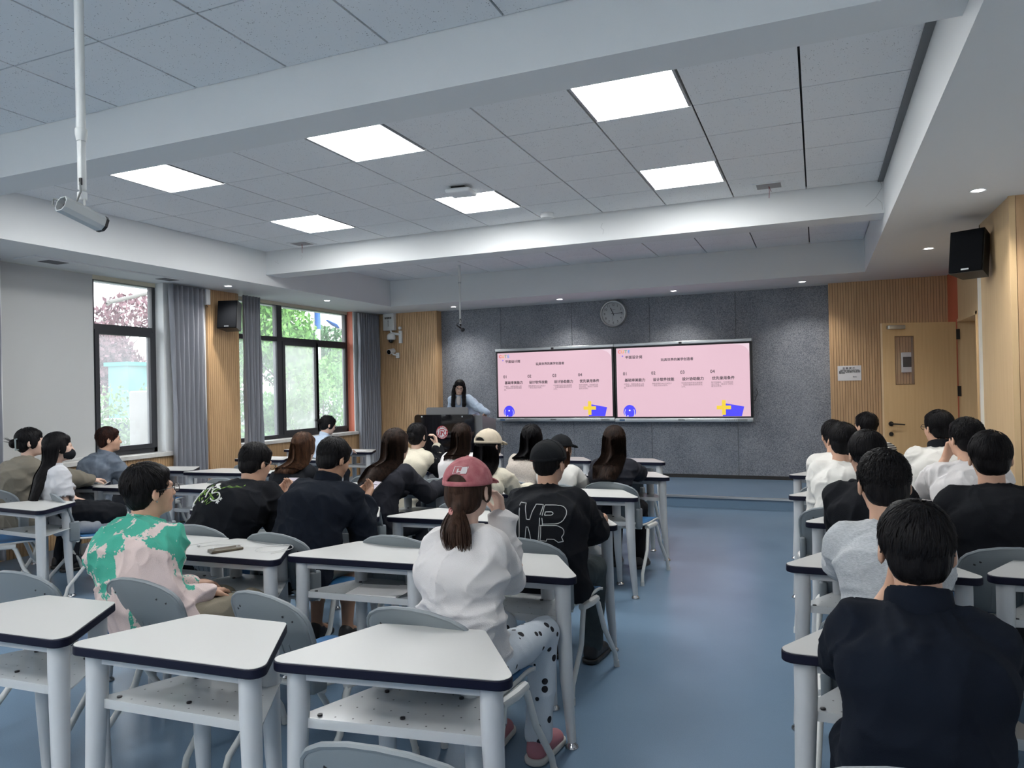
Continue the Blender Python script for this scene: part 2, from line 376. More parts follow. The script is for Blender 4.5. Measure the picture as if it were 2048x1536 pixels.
window(1, 4.42, 6.27, 2.27, [(5.45, .07)],
       [(4.46,5.42,.90,2.23,m_glassd,.05),(5.48,6.23,.90,2.23,m_glassd,.05),(4.46,5.42,2.29,2.76,m_glass,0),(5.48,6.23,2.29,2.76,m_glass,0)],
       'dark framed window with a roller shade over its left half')
window(2, 7.44, 10.045, 2.29, [(8.40, .11)],
       [(7.48,8.35,.90,2.25,m_glassd,0),(8.45,9.26,.90,2.25,m_glassb,.055),(9.22,10.01,.90,2.25,m_glassd,.045),(7.48,8.35,2.31,2.76,m_glass,0),(8.45,10.0,2.31,2.76,m_glass,0)],
       'wide dark framed window left of the screens with green trees behind')
window(3, 1.2, 3.7, 2.27, [(2.2, .1)], [(1.25,2.15,.9,2.23,m_glassd,0),(2.25,3.65,.9,2.23,m_glassd,.05),(1.25,3.65,2.3,2.76,m_glass,0)],
       'dark framed window on the left wall beside the photographer')
# window latch
st(MB().box(-7.115,-7.10,5.70,5.83,.925,.945), 'window_latch', m_frame)
# roller shade
o = MB().box(-7.075, -7.068, 4.43, 5.425, .86, 2.80).build('roller_shade', m_shade)
o2 = MB().rbox(-7.08, -7.06, 4.43, 5.425, .85, .875, .004).build('bottom_bar', m_shade, o)
tag(o, 'pale grey roller shade pulled down over the near left window', 'shade')
st(bm_(-7.09, -7.05, 4.425, 4.47, .85, Zs), 'trim_10', m_white)

# curtains
m_curt = mat('grey_curtain_cloth', (.24,.25,.285), .9, sheen=.3, bump=(90,.25,4,(1,1,6)))
def curtain(y0, y1, x, label, folds, amp=.05, ph=0, thin=None):
    rr = random.Random(int(y0*100)); N = folds*10; H = 22; mb = MB()
    fo = [rr.uniform(.6, 1.3) for _ in range(folds+2)]
    vs = []
    for h in range(H+1):
        z = .03+(Zs-.05)*h/H; t = h/H
        for i in range(N+1):
            u = i/N; k = u*folds; a = amp*(fo[int(k)]*(1-k%1)+fo[int(k)+1]*(k%1))
            sq = 1-.10*math.sin(PI*t)*(.5+.5*math.sin(t*4+ph))
            y = (y0+y1)/2+(u-.5)*(y1-y0)*sq
            xx = x+a*math.sin(k*2*PI+ph+.5*math.sin(t*5))*(1-.35*t)+.006*math.sin(t*17+k*3)
            vs.append((xx, y, z))
    f = [(h*(N+1)+i, h*(N+1)+i+1, (h+1)*(N+1)+i+1, (h+1)*(N+1)+i) for h in range(H) for i in range(N)]
    mb.add(vs, f); o = mb.build('curtain', m_curt, None, 'all')
    md = o.modifiers.new('thick', 'SOLIDIFY'); md.thickness = .003
    tag(o, label, 'curtain'); return o
curtain(6.27, 6.80, -6.90, 'grey curtain gathered beside the near window, left of the speaker', 7)
curtain(7.43, 7.74, -6.90, 'grey curtain gathered just right of the left speaker', 5, ph=1)
curtain(10.04, 10.63, -6.90, 'grey curtain in the corner, right of the far window', 9, ph=2)
curtain(3.85, 4.36, -6.90, 'dark curtain at the left edge of the picture', 7, ph=3)

# ---------------------------------------------------------------- ceiling lights
m_led = mat('led_diffuser', (.9,.9,.9), .6, emit=((1.0,1.0,.98), 8.5))
pos = {0:'far right', 1:'near right'}
def near_label(x, y):
    row = 'in the front row' if y > 5 else 'in the near row'
    col = 'right' if x > -2.2 else ('middle' if x > -4 else 'left')
    return 'glowing square ceiling panel, %s one %s' % (col, 'of the row by the far beam' if y > 5 else 'of the row under the near beam')
for (xa, xb, ya, yb) in PANELS:
    r = empty('ceiling_light', ((xa+xb)/2, (ya+yb)/2, Zc), 0, near_label((xa+xb)/2, ya) if ya > 3.2 else ('added unseen LED ceiling panel behind the photographer, %s of the %s row' % ('right' if xa > -2.2 else 'middle' if xa > -4 else 'left', 'second' if ya > -1.2 else 'last')), 'ceiling light', 'square LED panels in the ceiling')
    w, d = (xb-xa)/2, (yb-ya)/2
    MB().box(-w, w, -d, d, .004, .01).build('diffuser', m_led, r)
    for q in (-1, 1): MB().box(min(q*w, q*(w+.016)), max(q*w, q*(w+.016)), -d, d, -.002, .016).build('frame_strip', mat('panel_frame', (.35,.36,.37), .5), r)
m_dl = mat('downlight_lamp', (.9,.9,.9), .4, emit=((1,.97,.95), 9))
names = ['downlight above the left speaker','downlight over the far left window','downlight above the microphone end of the felt wall','downlight above the left screen',
         'downlight right of the wall clock','downlight at the right end of the felt wall','downlight beside the right speaker','downlight nearest the camera at upper right']
for (x, y), nm in zip([(-6.559,6.832),(-6.449,8.621),(-5.303,10.34),(-3.521,10.34),(-1.825,10.3),(-.153,10.3),(1.062,8.382),(1.068,5.971)], names):
    r = empty('downlight', (x, y, Zs), 0, 'small round recessed '+nm, 'downlight', 'recessed downlights in the soffit')
    MB().lathe([(.036,.0),(.052,-.004),(.055,0)], caps=False).build('rim', m_white, r, True)
    MB().lathe([(0,-.002),(.036,-.002)]).build('lamp', m_dl, r)
    sl = bpy.data.lights.new('downlight_beam', 'SPOT'); sl.energy = 17; sl.spot_size = 2.0; sl.spot_blend = .9; sl.shadow_soft_size = .04; sl.color = (1,.96,.9)
    so_ = bpy.data.objects.new('downlight_beam', sl); COL.objects.link(so_); so_.parent = r; so_.location = (0,0,-.02)
# gadgets on the tile ceiling
r = empty('wireless_access_point', (-2.755, 5.56, Zc), .1, 'white rounded wireless access point hanging under a ceiling tile', 'access point')
MB().rbox(-.11, .11, -.105, .105, -.062, -.022, .018).build('case', m_white, r, True)
MB().box(-.07, .05, -.06, .05, -.024, 0).build('mounting_bracket', m_black, r)
r = empty('smoke_detector', (-2.42, 6.78, Zc), 0, 'round white smoke detector on the ceiling by the far beam', 'smoke detector')
MB().lathe([(.066,0),(.07,-.02),(.062,-.045),(0,-.05)][::-1]).build('case', m_white, r, True)
for (x, y, lb) in ((.12+-.47, 6.72, 'right end of the middle ceiling bay'), (-5.42, 6.80, 'left end of the middle ceiling bay')):
    r = empty('ceiling_vent', (x, y, Zc), 0, 'blanked square grille with dangling red wire, '+lb, 'ceiling vent')
    MB().box(-.13, .13, -.11, .11, -.006, 0).build('frame', m_white, r)
    MB().box(-.10, .10, -.08, .08, -.008, -.005).build('blanking_plate', mat('grey_plate',(.28,.27,.28),.7), r)
    MB().tube([(0,0,-.006),(.004,-.004,-.05),(.0,.002,-.11)], .002, 5).tube([(.0,0,-.006),(.02,-.01,-.06)], .002, 5).build('wire', mat('red_wire',(.25,.03,.03),.5), r)
# long slot diffuser in left soffit
r = empty('air_conditioner_grille', (-6.73, 5.2, Zs), 0, 'long white air conditioner grille in the left soffit above the near window', 'air vent')
MB().box(-.15, .15, -.72, .98, -.012, 0).build('frame', m_soffit, r)
MB().box(.105, .125, -.05, .7, -.0145, -.012).build('slot', m_white, r)
for bx_ in ((-.07, .10, -.55, -.35, -.0135, -.012), (-.03, .12, .75, .95, -.0135, -.012)): MB().box(*bx_).build('louvre', mat('dark_slot',(.10,.10,.11),.6), r)
# cracks in plaster
m_crack = mat('plaster_crack', (.42,.43,.43), .9)
def crack(pts, y, name='plaster_crack'):
    mb = MB(); mb.tube([(x, y-.0015, z) for x, z in pts], .0011, 4); o = mb.build(name, m_crack); o['kind'] = 'structure'
crack([(-1.92,3.11),(-1.94,3.07),(-1.91,3.04),(-1.92,3.0)], 7.0)
crack([(.42,3.0),(.50,3.07),(.545,3.02),(.55,2.96)], 7.0); crack([(.50,3.07),(.55,3.15),(.54,3.2)], 7.0)
crack([(-5.60,3.13),(-5.57,3.10),(-5.60,3.07)], 7.0); crack([(-5.98,3.08),(-5.93,3.05),(-5.95,3.1)], 7.0)

# ---------------------------------------------------------------- hanging camera and microphone
m_polew = mat('white_pole', (.70,.72,.71), .35)
camx, camy = -2.388, 1.80
r = empty('ceiling_pole', (camx, camy, Zc), 0, 'white telescopic pole hanging from the ceiling at upper left', 'pole')
MB().cyl((0,0,0),(0,0,-.775),.0155).build('upper_tube', m_polew, r, True)
MB().lathe([(0,-.805),(.015,-.805),(.017,-.795),(.020,-.78),(.020,-.765),(.017,-.76),(0,-.76)]).build('collar', m_polew, r, True)
MB().rbox(-.011,.011,-.011,.011,-.98,-.79,.004).build('lower_tube', m_polew, r, True)
MB().rbox(-.0125,.0125,-.0125,.0125,-1.015,-.985,.004).build('end_cap', m_white, r, True)
MB().box(.005,.0155,-.016,-.010,-.965,-.94).build('connector', m_black, r)
MB().cyl((.010,0,-1.01),(.012,0,-1.035),.004).build('swivel', m_legw, r, True)
z0 = Zc-1.035
r = empty('security_camera', (camx+.0, camy, z0), 0, 'white tubular camera hung from the ceiling pole at upper left', 'camera', rot=(0, math.radians(17), math.radians(84))); r.scale = (.82,.82,.82)
def octp(w, h, c): return [(-w+c,-h),(w-c,-h),(w,-h+c),(w,h-c),(w-c,h),(-w+c,h),(-w,h-c),(-w,-h+c)]
Mx = Matrix.Rotation(PI/2, 4, 'Y') @ Matrix.Rotation(PI/2, 4, 'Z')
op = octp(.036,.033,.016); ip = octp(.031,.028,.015)
hb = MB(); n_ = 8; vs = []
for (xx, P) in ((-.085,op),(.095,op),(-.085,ip),(-.06,ip)):
    vs += [(xx, a, b_-.035) for a, b_ in P]
fs = [(i,(i+1)%8,8+(i+1)%8,8+i) for i in range(8)]+[(i,16+i,16+(i+1)%8,(i+1)%8) for i in range(8)]+[(16+i,24+i,24+(i+1)%8,16+(i+1)%8) for i in range(8)]
hb.add(vs, fs).build('housing', mat('camera_grey',(.5,.52,.52),.35,.2), r)
MB().add([(-.060,a,b_-.035) for a,b_ in ip],[tuple(range(8))]).box(-.068,-.06,-.018,-.006,-.03,-.02).box(-.068,-.06,-.0,.01,-.03,-.02).build('rear_panel', mat('dark_panel',(.06,.055,.06),.6), r)
fc = MB(); vs = [(xx,a*s_,b_*s_-.035) for xx,s_ in ((.095,1.04),(.108,1.0),(.112,.6)) for a,b_ in op]
fc.add(vs, [(k*8+i,k*8+(i+1)%8,(k+1)*8+(i+1)%8,(k+1)*8+i) for k in range(2) for i in range(8)]+[tuple(range(16,24))]).build('front_cap', m_black, r)
MB().box(-.03,.03,-.012,.012,-.003,.004).build('mounting_plate', m_legw, r)
o = MB().tube([(camx+.010,camy-.015,Zc-.955),(camx+.016,camy-.018,Zc-.99),(camx+.0,camy-.025,Zc-1.035),(camx-.045,camy-.035,Zc-1.02),(camx-.085,camy-.045,Zc-1.01),(camx-.092,camy-.045,Zc-1.03),(camx-.062,camy-.033,Zc-1.055)], .0035, 8).build('camera_cable', mat('grey_cable',(.2,.21,.21),.5), None, True)
tag(o, 'thin grey cable looping from the ceiling pole into the tubular camera', 'cable')

r = empty('microphone_pole', (-4.53, 9.03, Zc), 0, 'thin white pole holding a microphone in front of the felt wall', 'pole')
MB().cyl((0,0,0),(0,0,-.24),.018).build('upper_tube', m_polew, r, True)
MB().cyl((0,0,-.235),(0,0,-.25),.022).build('collar', m_silver, r, True)
MB().cyl((0,0,-.245),(0,0,-.80),.0125).build('lower_tube', m_polew, r, True)
MB().cyl((0,0,-.74),(0,0,-.80),.0145).build('cable_wrap', mat('taped_cable',(.5,.5,.48),.6,mix=((.05,.05,.05),60,.45,.55)), r, True)
MB().cyl((0,0,-.80),(0,0,-.806),.017).build('end_cap', m_white, r, True)
r = empty('microphone', (-4.53, 9.03, Zc-.81), 0, 'black microphone hanging at the end of the thin white pole', 'microphone')
MB().cyl((0,0,0),(0,0,-.035),.012).build('clip', m_black, r, True)
MB().tube([(-.055,0,-.02),(-.02,0,-.045),(.01,0,-.065)],[.007,.010,.013]).build('handle', m_black, r, True)
MB().lathe([(0,-.028),(.018,-.022),(.028,0),(.022,.022),(0,.03)], M=Matrix.Translation((.035,0,-.085))@Matrix.Rotation(math.radians(50),4,'Y')).build('foam_head', m_black, r, True)
MB().tube([(-.012,0,.02),(-.04,0,.005),(-.06,0,-.01),(-.055,0,-.025)], .003, 6).build('cable', m_black, r, True)

# ---------------------------------------------------------------- speakers
def speaker(loc, rz, tilt, label):
    r = empty('wall_speaker', loc, 0, label, 'speaker', rot=Euler((math.radians(tilt),0,rz)))
    w, h, d = .125, .175, .20
    mb = MB(); poly = [(-w,-d/2),(w,-d/2),(w-.03,d/2),(-w+.03,d/2)]
    mb.prism(poly, -h, h).build('cabinet', m_black, r)
    MB().rbox(-w+.004, w-.004, -d/2-.016, -d/2, -h+.004, h-.004, .005).build('grille', mat('speaker_cloth',(.007,.008,.010),.9,bump=(400,.2,2), spec=.08), r, True)
    MB().box(-.028,.028,-d/2-.0175,-d/2-.0155,-h+.016,-h+.028).build('badge', m_silver, r)
    MB().box(-.02,.02,d/2,d/2+.07,.10,.13).box(-.05,.05,d/2+.06,d/2+.07,.03,.17).build('bracket', m_black, r)
    return r
speaker((-6.78, 7.10, 2.48), math.radians(-62+90-8), -8, 'black wall speaker on the oak pilaster between the two windows')
speaker((1.175, 6.88, 2.50), math.radians(-30), -10, 'black wall speaker on the oak pillar at the right')
o = MB().box(1.288, 1.312, 7.30, 7.328, .9, 2.42).build('cable_trunking', m_polew); tag(o, 'narrow white cable trunking running down the oak pillar', 'trunking')

# ---------------------------------------------------------------- text helper
def text_mesh(s, size, loc, m, name='lettering', parent=None, align='LEFT', M=None, ext=.0006, bold=0):
    cu = bpy.data.curves.new('txt', 'FONT'); cu.body = s; cu.size = size; cu.align_x = align; cu.extrude = ext
    cu.resolution_u = 3
    t = bpy.data.objects.new('txt', cu); COL.objects.link(t)
    bpy.context.view_layer.update()
    me = bpy.data.meshes.new_from_object(t.evaluated_get(bpy.context.evaluated_depsgraph_get()))
    bpy.data.objects.remove(t); bpy.data.curves.remove(cu)
    me.materials.clear(); me.materials.append(m); me.name = name
    if bold:
        nv = len(me.vertices); vs = [v.co.copy() for v in me.vertices]; fs = [tuple(q.vertices) for q in me.polygons]; V2 = list(vs); F2 = list(fs)
        for i_, (ax, az) in enumerate(((bold*1.6,0),(0,bold*1.6),(bold*1.6,bold*1.6))):
            V2 += [v+Vector((ax,az,0.00005*(i_+1))) for v in vs]; F2 += [tuple(k+nv*(i_+1) for k in f) for f in fs]
        m0 = me.materials[0]; me = bpy.data.meshes.new(name); me.from_pydata(V2, [], F2); me.materials.append(m0)
    me.transform((M or Matrix.Translation(loc) @ Matrix.Rotation(PI/2, 4, 'X')))
    o = bpy.data.objects.new(name, me); COL.objects.link(o)
    if parent: o.parent = parent
    return o
# ---------------------------------------------------------------- the two interactive screens
m_pink = mat('slide_pink', (.05,.04,.045), .35, emit=((.80,.53,.62), .265)); 
def glow(name, c, s=.75): return mat(name, tuple(.1*x for x in c), .35, emit=(c, s*.38))
g_dark = mat('slide_ink', (.02,.02,.03), .4); g_grey = glow('slide_grey_text', (.16,.12,.14), .5)
g_blue = glow('slide_blue', (.06,.05,.75), .9); g_yel = glow('slide_yellow', (.85,.62,.05)); g_lp = glow('slide_pale_pink', (.80,.62,.70), .75)
g_w = glow('slide_white', (.9,.9,.95), .8)
cute = [('C',(.8,.12,.08)),('U',(.85,.35,.08)),('T',(.12,.4,.2)),('E',(.08,.3,.75))]
heads = [('01','基础审美能力',['对色彩、构图有基本认知','，具备良好的视觉审美素','养。']),
         ('02','设计软件技能',['熟练使用PS/AI/CDR至少','一款主流设计软件。']),
         ('03','设计协助能力',['可协助完成手绘玩具图案','、包装及整体视觉的优化','工作。']),
         ('04','优先录用条件',['有手绘基础、文创或玩具','设计作品、相关实习经验','者优先考虑。'])]
def screen(x0, x1, z0, z1, label):
    Y = 10.70; r = empty('interactive_display', (x0, Y, z0), 0, label, 'screen', 'pair of wall displays'); w, h = x1-x0, z1-z0
    T = MB()
    MB().rbox(.004, w-.004, .0, .11, .055, h-.045, .004).build('bezel', m_black, r, True)
    MB().rbox(0, w, -.018, .09, h-.045, h, .006).build('top_bar', m_silver, r, True)
    lb = MB().rbox(0, w, -.026, .09, 0, .055, .006).build('bottom_bar', m_silver, r, True)
    MB().box(w/2-.022, w/2+.022, -.021, -.017, h-.042, h-.012).build('camera_eye', m_black, r)
    MB().box(w-.21, w-.08, -.0285, -.025, .006, .036).build('port_cover', mat('port_grey',(.2,.22,.23),.4), lb)
    MB().box(.07, .15, -.0285, -.025, .016, .042).build('label_sticker', glow('sticker_blue',(.15,.35,.7),.1), lb)
    mbt = MB()
    for k in range(6): mbt.box(w-.38+k*.03, w-.375+k*.03, -.028, -.025, .02, .03)
    mbt.build('button_row', m_dark, lb)
    text_mesh('SEEWO', .028, (w/2-.05, -.0285, .02), m_dark, 'lettering', lb, bold=.001)
    px0, px1, pz0, pz1 = .035, w-.035, .075, h-.07; pw, ph = px1-px0, pz1-pz0
    y = -.004
    pa = MB().box(px0, px1, y, 0, pz0, pz1).build('picture', m_pink, r)
    def P(u, v): return (px0+u*pw, y-.001, pz1-v*ph)
    # pale corner outside the big arc
    pts = [(1,0),(1,.14)]+[(.905+.095*math.cos(a), .155-.145*math.sin(a)) for a in [k*PI/2/8 for k in range(0, 9)]]+[(.88,0)]
    q = MB(); k = [P(u, v) for u, v in pts]; q.add([(a, b-.0004, c) for a, b, c in k], [tuple(range(len(k)))]).build('corner_shape', g_lp, pa)
    for i, (ch, c) in enumerate(cute):
        a = P(.012+i*.0265, .075); text_mesh(ch, .066, a, glow('slide_'+'red orange green sky'.split()[i], c), 'letter', pa, bold=.0015)
    sx, _, sz = P(.05, .115); st_ = []
    for k in range(8): rr_ = .017 if k % 2 == 0 else .006; st_.append((sx+rr_*math.sin(k*PI/4), y-.002, sz+rr_*math.cos(k*PI/4)))
    MB().add(st_, [tuple(range(8))]).build('star', g_blue, pa)
    a = P(.07, .155); text_mesh('平面设计岗', .052, a, g_dark, 'heading', pa, bold=.0012)
    a = P(.348, .205); text_mesh('玩具世界的美学创造者', .047, a, g_dark, 'heading', pa, bold=.0012)
    for i, (num, hd, ls) in enumerate(heads):
        u = .05+i*.222
        text_mesh(num, .066, P(u-.0, .395), g_dark, 'number', pa, bold=.0008)
        text_mesh(hd, .052, P(u+.012, .487), g_dark, 'heading', pa, bold=.0014)
        text_mesh('\n'.join(ls), .0275, P(u+.006, .535), g_grey, 'body_text', pa)
    # blue blob bottom left with white highlights
    bx, bz = .098, 0; pts = [(bx+.050*math.cos(a), .93-.105*math.sin(a)*(1 if math.sin(a) > 0 else .7)) for a in [k*2*PI/24 for k in range(24)]]
    pts = [(u, min(v, .997)) for u, v in pts]
    k = [P(u, v) for u, v in pts]; q = MB().add([(a, b-.0006, c) for a, b, c in k], [tuple(range(24))]).build('blue_blob', g_blue, pa)
    hl = MB()
    for (u, v, ru, rv) in ((.098,.905,.007,.011),(.083,.985,.006,.008)):
        kk = [P(u+ru*math.cos(a), v+rv*math.sin(a)) for a in [j*2*PI/10 for j in range(10)]]; hl.add([(a, b-.0014, c) for a, b, c in kk], [tuple(range(10))])
    for sgn in (-1, 1):
        kk = [P(.098+sgn*(.033+.006*math.sin(PI*j/6)), .89+.016*j) for j in range(7)]
        hl.tube([(a, b-.002, c) for a, b, c in kk], .003, 5)
    hl.build('highlight', g_w, q)
    for nm, m_, P4 in (('blue_square', g_blue, [(.825,.82),(.955,.865),(.937,.997),(.80,.997)]),):
        k = [P(u, v) for u, v in P4]; MB().add([(a, b-.0006, c) for a, b, c in k], [tuple(range(4))]).build(nm, m_, pa)
    q = MB(); cx, _, cz = P(.81, .875)
    q.rbox(cx-.098, cx+.098, y-.005, y-.0025, cz-.026, cz+.026, .001).rbox(cx-.026, cx+.026, y-.0055, y-.003, cz-.105, cz+.105, .001).build('yellow_plus', g_yel, pa)
    return r
screen(-4.750, -2.808, .968, 2.128, 'left one of two wall displays showing a pink slide')
screen(-2.804, -.830, .957, 2.128, 'right one of two wall displays showing a pink slide')
o = MB().tube([(-.80,10.84,1.42),(-.775,10.83,1.36),(-.80,10.83,1.30),(-.82,10.84,1.24)], .004, 6).build('power_cable', m_black, None, True)
tag(o, 'short black cable looping beside the right display', 'cable')

# ---------------------------------------------------------------- wall clock (11:14)
r = empty('wall_clock', (-2.832, 10.83, 2.595), 0, 'round silver rimmed wall clock above the right display', 'clock')
Mc = Matrix.Rotation(PI/2, 4, 'X')
MB().lathe([(.207,-.02),(.207,.03),(.195,.045),(.178,.04),(.174,.022)], n=48, M=Mc, caps=False).build('rim', mat('satin_silver',(.45,.46,.46),.35,.6), r, True)
fa = MB().lathe([(0,.02),(.178,.02)], n=48, M=Mc).build('face', mat('clock_face',(.42,.44,.45),.35), r)
for k in range(1, 13):
    a = k*PI/6; text_mesh(str(k), .05, (0,0,0), m_dark, 'numeral', fa, 'CENTER', Matrix.Translation((.135*math.sin(a), -.021, .135*math.cos(a)-.017))@Mc)
tk = MB()
for k in range(60):
    a = k*PI/30; M_ = Matrix.Rotation(a, 4, 'Y'); tk.box(-.001,.001,-.0212,-.020,.160,.168 if k%5 else .172, M_)
tk.build('minute_track', m_dark, fa)
def hand(a, l, w, m_, nm, dy, tail=.03):
    M_ = Matrix.Rotation(a, 4, 'Y'); MB().box(-w,w,-.0225-dy,-.0215-dy,-tail,l,M_).build(nm, m_, r)
hand(-.42, .10, .006, m_dark, 'hour_hand', .001); hand(PI/2-.04, .145, .004, m_dark, 'minute_hand', .003); hand(PI+.1, .11, .0015, m_dark, 'second_hand', .005)
MB().lathe([(0,-.026),(.008,-.026),(.008,.0)], M=Mc).build('hub', m_dark, r)
fa2 = text_mesh('QUARTZ', .016, (-.03,-.0212,.055), m_dark, 'lettering', fa)

# ---------------------------------------------------------------- lectern with crest
r = empty('lectern', (-5.08, 9.55, .135), 0, 'grey steel lectern with a black glossy front panel and red crest', 'lectern')
MB().rbox(-.36,.36,.03,.44,0,.84,.01).build('cabinet', m_grpod, r, True)
p = MB().prism([(0,.0),(.58,.0),(.58,.82),(0,.98)], 0, .02, Matrix.Translation((.46,.02,0))@Matrix.Rotation(PI/2,4,'Z')@Matrix.Rotation(PI/2,4,'X'))
sd = MB()
for sx in (-.47,.45):
    vs = [(sx+a, y_, z_) for a in (0,.02) for y_, z_ in ((.0,.40),(.50,.40),(.50,.91),(.0,1.0))]
    sd.add(vs, [(0,1,2,3),(4,7,6,5),(0,4,5,1),(1,5,6,2),(2,6,7,3),(3,7,4,0)])
sd.add([(x_, y_, z_) for x_ in (-.45,.45) for y_, z_ in ((.0,.86),(.50,.78),(.50,.76),(.0,.84))], [(0,3,2,1),(4,5,6,7),(0,1,5,4),(2,3,7,6),(1,2,6,5),(0,4,7,3)])
sd.add([(x_, y_, z_) for x_ in (.47,.60) for y_, z_ in ((.02,.98),(.50,.90),(.50,.40),(.02,.40))], [(0,3,2,1),(4,5,6,7),(0,1,5,4),(2,3,7,6),(1,2,6,5),(0,4,7,3)])
sd.build('side_wing', m_grpod, r)
pn = MB(); pp = round_poly([(-.50,.425),(.49,.425),(.49,.995),(-.50,.995)], [.02,.02,.05,.05])
Mp = Matrix.Translation((0,-.015,0))@Matrix.Rotation(PI/2,4,'X')
pn.prism(pp, 0, .014, Mp); fp = pn.build('front_panel', m_glossb, r)
MB().prism(round_poly([(-.37,.99),(.33,.99),(.33,1.10),(-.37,1.10)], [.005,.005,.04,.04]), 0, .02, Matrix.Translation((0,.12,0))@Matrix.Rotation(PI/2,4,'X')).build('monitor_cover', m_grpod, r)
for sx in (-.37,.30): MB().lathe([(0,.018),(.012,.016),(.012,0)], M=Matrix.Translation((sx,-.015,.965))@Mc).build('screw', m_silver, fp, True)
cr = MB().lathe([(0,.0165),(.098,.0165),(.098,.0)], c=(-.035,-.013,.735), n=40, M=Mc).build('crest', mat('crest_red',(.42,.02,.03),.4), fp)
MB().lathe([(.066,.0185),(.092,.0185)], c=(-.035,-.013,.735), n=40, M=Mc, caps=False).build('crest_ring', mat('crest_ring_white',(.6,.55,.56),.5,mix=((.42,.03,.04),55,.46,.54)), cr)
MB().lathe([(0,.018),(.073,.018)], c=(-.035,-.013,.735), n=40, M=Mc).build('crest_field', m_paper, cr)
em = MB(); rd = MATS['crest_red']
def bar(pts, w, y=-.0335):
    em.tube([(-.035+a, y, .735+b_) for a, b_ in pts], w, 6, flat=.3, up=(0,1,0))
bar([(-.048,-.045),(-.03,.018)], .008); bar([(-.022,-.045),(-.002,.02)], .008)
bar([(-.045,.028),(-.02,.04),(.03,.04),(.045,.025),(.04,.008),(.02,.0),(.005,.0)], .007)
bar([(.01,.0),(.028,-.02),(.042,-.046)], .007); bar([(.004,.02),(-.012,-.045)], .006)
em.build('crest_monogram', rd, cr)

# ---------------------------------------------------------------- boxes and cameras on the left oak panel
r = empty('junction_box', (-6.675, 10.62, 2.67), 0, 'white metal equipment box high on the left oak panel', 'box')
MB().rbox(-.105,.105,-.03,.06,-.15,.14,.006).build('case', m_white, r, True)
MB().box(-.098,.090,-.033,-.029,-.14,.13).build('door', m_polew, r)
text_mesh('智慧教室', .034, (-.07,-.0345,.045), m_dark, 'lettering', r, bold=.001)
for i, c in enumerate('多媒体设备'): text_mesh(c, .02, (-.01,-.0345,.015-i*.024), m_dark, 'lettering', r)
r = empty('dome_camera', (-6.55, 10.64, 2.42), 0, 'white dome security camera on a bracket under the equipment box', 'camera')
MB().rbox(.045,.10,-.005,.035,-.12,.09,.004).build('wall_plate', m_white, r, True)
MB().tube([(.07,0,.03),(.02,-.03,.035),(-.06,-.06,.05),(-.07,-.07,.10)], [.02,.022,.02,.018]).build('arm', m_white, r, True)
MB().lathe([(.03,.07),(.058,.055),(.07,.02),(.072,-.03),(.05,-.045)], c=(-.065,-.06,-.02), M=Matrix.Identity(4)).build('housing', m_white, r, True)
MB().lathe([(.052,-.042),(.045,-.075),(.025,-.095),(0,-.10)], c=(-.065,-.06,-.02)).build('dome', m_glossb, r, True)
MB().lathe([(0,.03),(.025,.02),(.03,0),(.025,-.02),(0,-.03)], c=(.09,-.03,.13)).build('sensor', m_white, r, True)
r = empty('bullet_camera', (-6.57, 10.64, 2.12), 0, 'small white bullet camera below the dome camera', 'camera')
MB().rbox(.0,.06,-.004,.03,-.07,.02,.004).build('wall_plate', m_white, r, True)
MB().tube([(.03,.0,-.02),(-.02,-.04,-.01),(-.04,-.06,.02)], .014).build('arm', m_white, r, True)
q = MB().tube([(-.045,.0,.055),(-.055,-.13,.03)], [.044,.044], 20).build('housing', m_white, r, True)
MB().tube([(-.055,-.128,.03),(-.0555,-.136,.0295)], [.04,.036], 20).build('lens', m_glossb, q, True)
r = empty('wireless_bridge', (-6.93, 6.86, 2.70), 0, 'small white box high beside the oak pilaster, left of the speaker', 'box')
MB().rbox(-.03,.03,-.035,.035,-.09,.10,.008).build('case', m_white, r, True)
MB().tube([(0,0,-.09),(0,.01,-.12)],.004,6).build('cable', m_black, r)

# ---------------------------------------------------------------- open door
hx, hy = 1.50, 9.95; fx, fy = .70, 9.60
ang = math.atan2(fy-hy, fx-hx); Wd = math.hypot(fx-hx, fy-hy)
r = empty('door_1', (hx, hy, 0), ang); r['kind'] = 'structure'; r['label'] = 'open oak door with a narrow glazed slot at the right'
d = MB(); t0, t1 = 0.0, .042; zt = 2.165; wx0, wx1, wz0, wz1 = .505, .73, 1.44, 2.01
d.box(0, wx0, t0, t1, .02, zt).box(wx1, Wd, t0, t1, .02, zt).box(wx0, wx1, t0, t1, .02, wz0).box(wx0, wx1, t0, t1, wz1, zt)
d.build('door_leaf', m_wood_d, r)
MB().box(wx0, wx1, .019, .023, wz0, wz1).build('door_glass', m_glass, r)
fr_ = MB()
for (a,b_,c,e) in ((wx0,wx0+.008,wz0,wz1),(wx1-.008,wx1,wz0,wz1),(wx0,wx1,wz0,wz0+.008),(wx0,wx1,wz1-.008,wz1)): fr_.box(a,b_,-.001,t1+.003,c,e)
fr_.build('glass_bead', mat('dark_bead',(.2,.13,.08),.6), r)
hd = MB().lathe([(0,.012),(.028,.012),(.028,0)], c=(Wd-.075,t1,.985), M=Matrix.Rotation(-PI/2,4,'X')); hd.tube([(Wd-.075,t1+.01,.985),(Wd-.075,t1+.05,.985),(Wd-.09,t1+.055,.985),(Wd-.21,t1+.055,.975)], .009, 8)
hd.build('door_handle', m_black, r, True)
MB().lathe([(0,.014),(.024,.012),(.026,0)], c=(Wd-.075,t1,.865), M=Matrix.Rotation(-PI/2,4,'X')).build('lock_cylinder', m_black, r, True)
MB().rbox(Wd-.25,Wd-.05,t1,t1+.05,2.09,2.135,.006,Matrix.Rotation(0,4,'Y')).build('door_closer', m_silver, r, True)
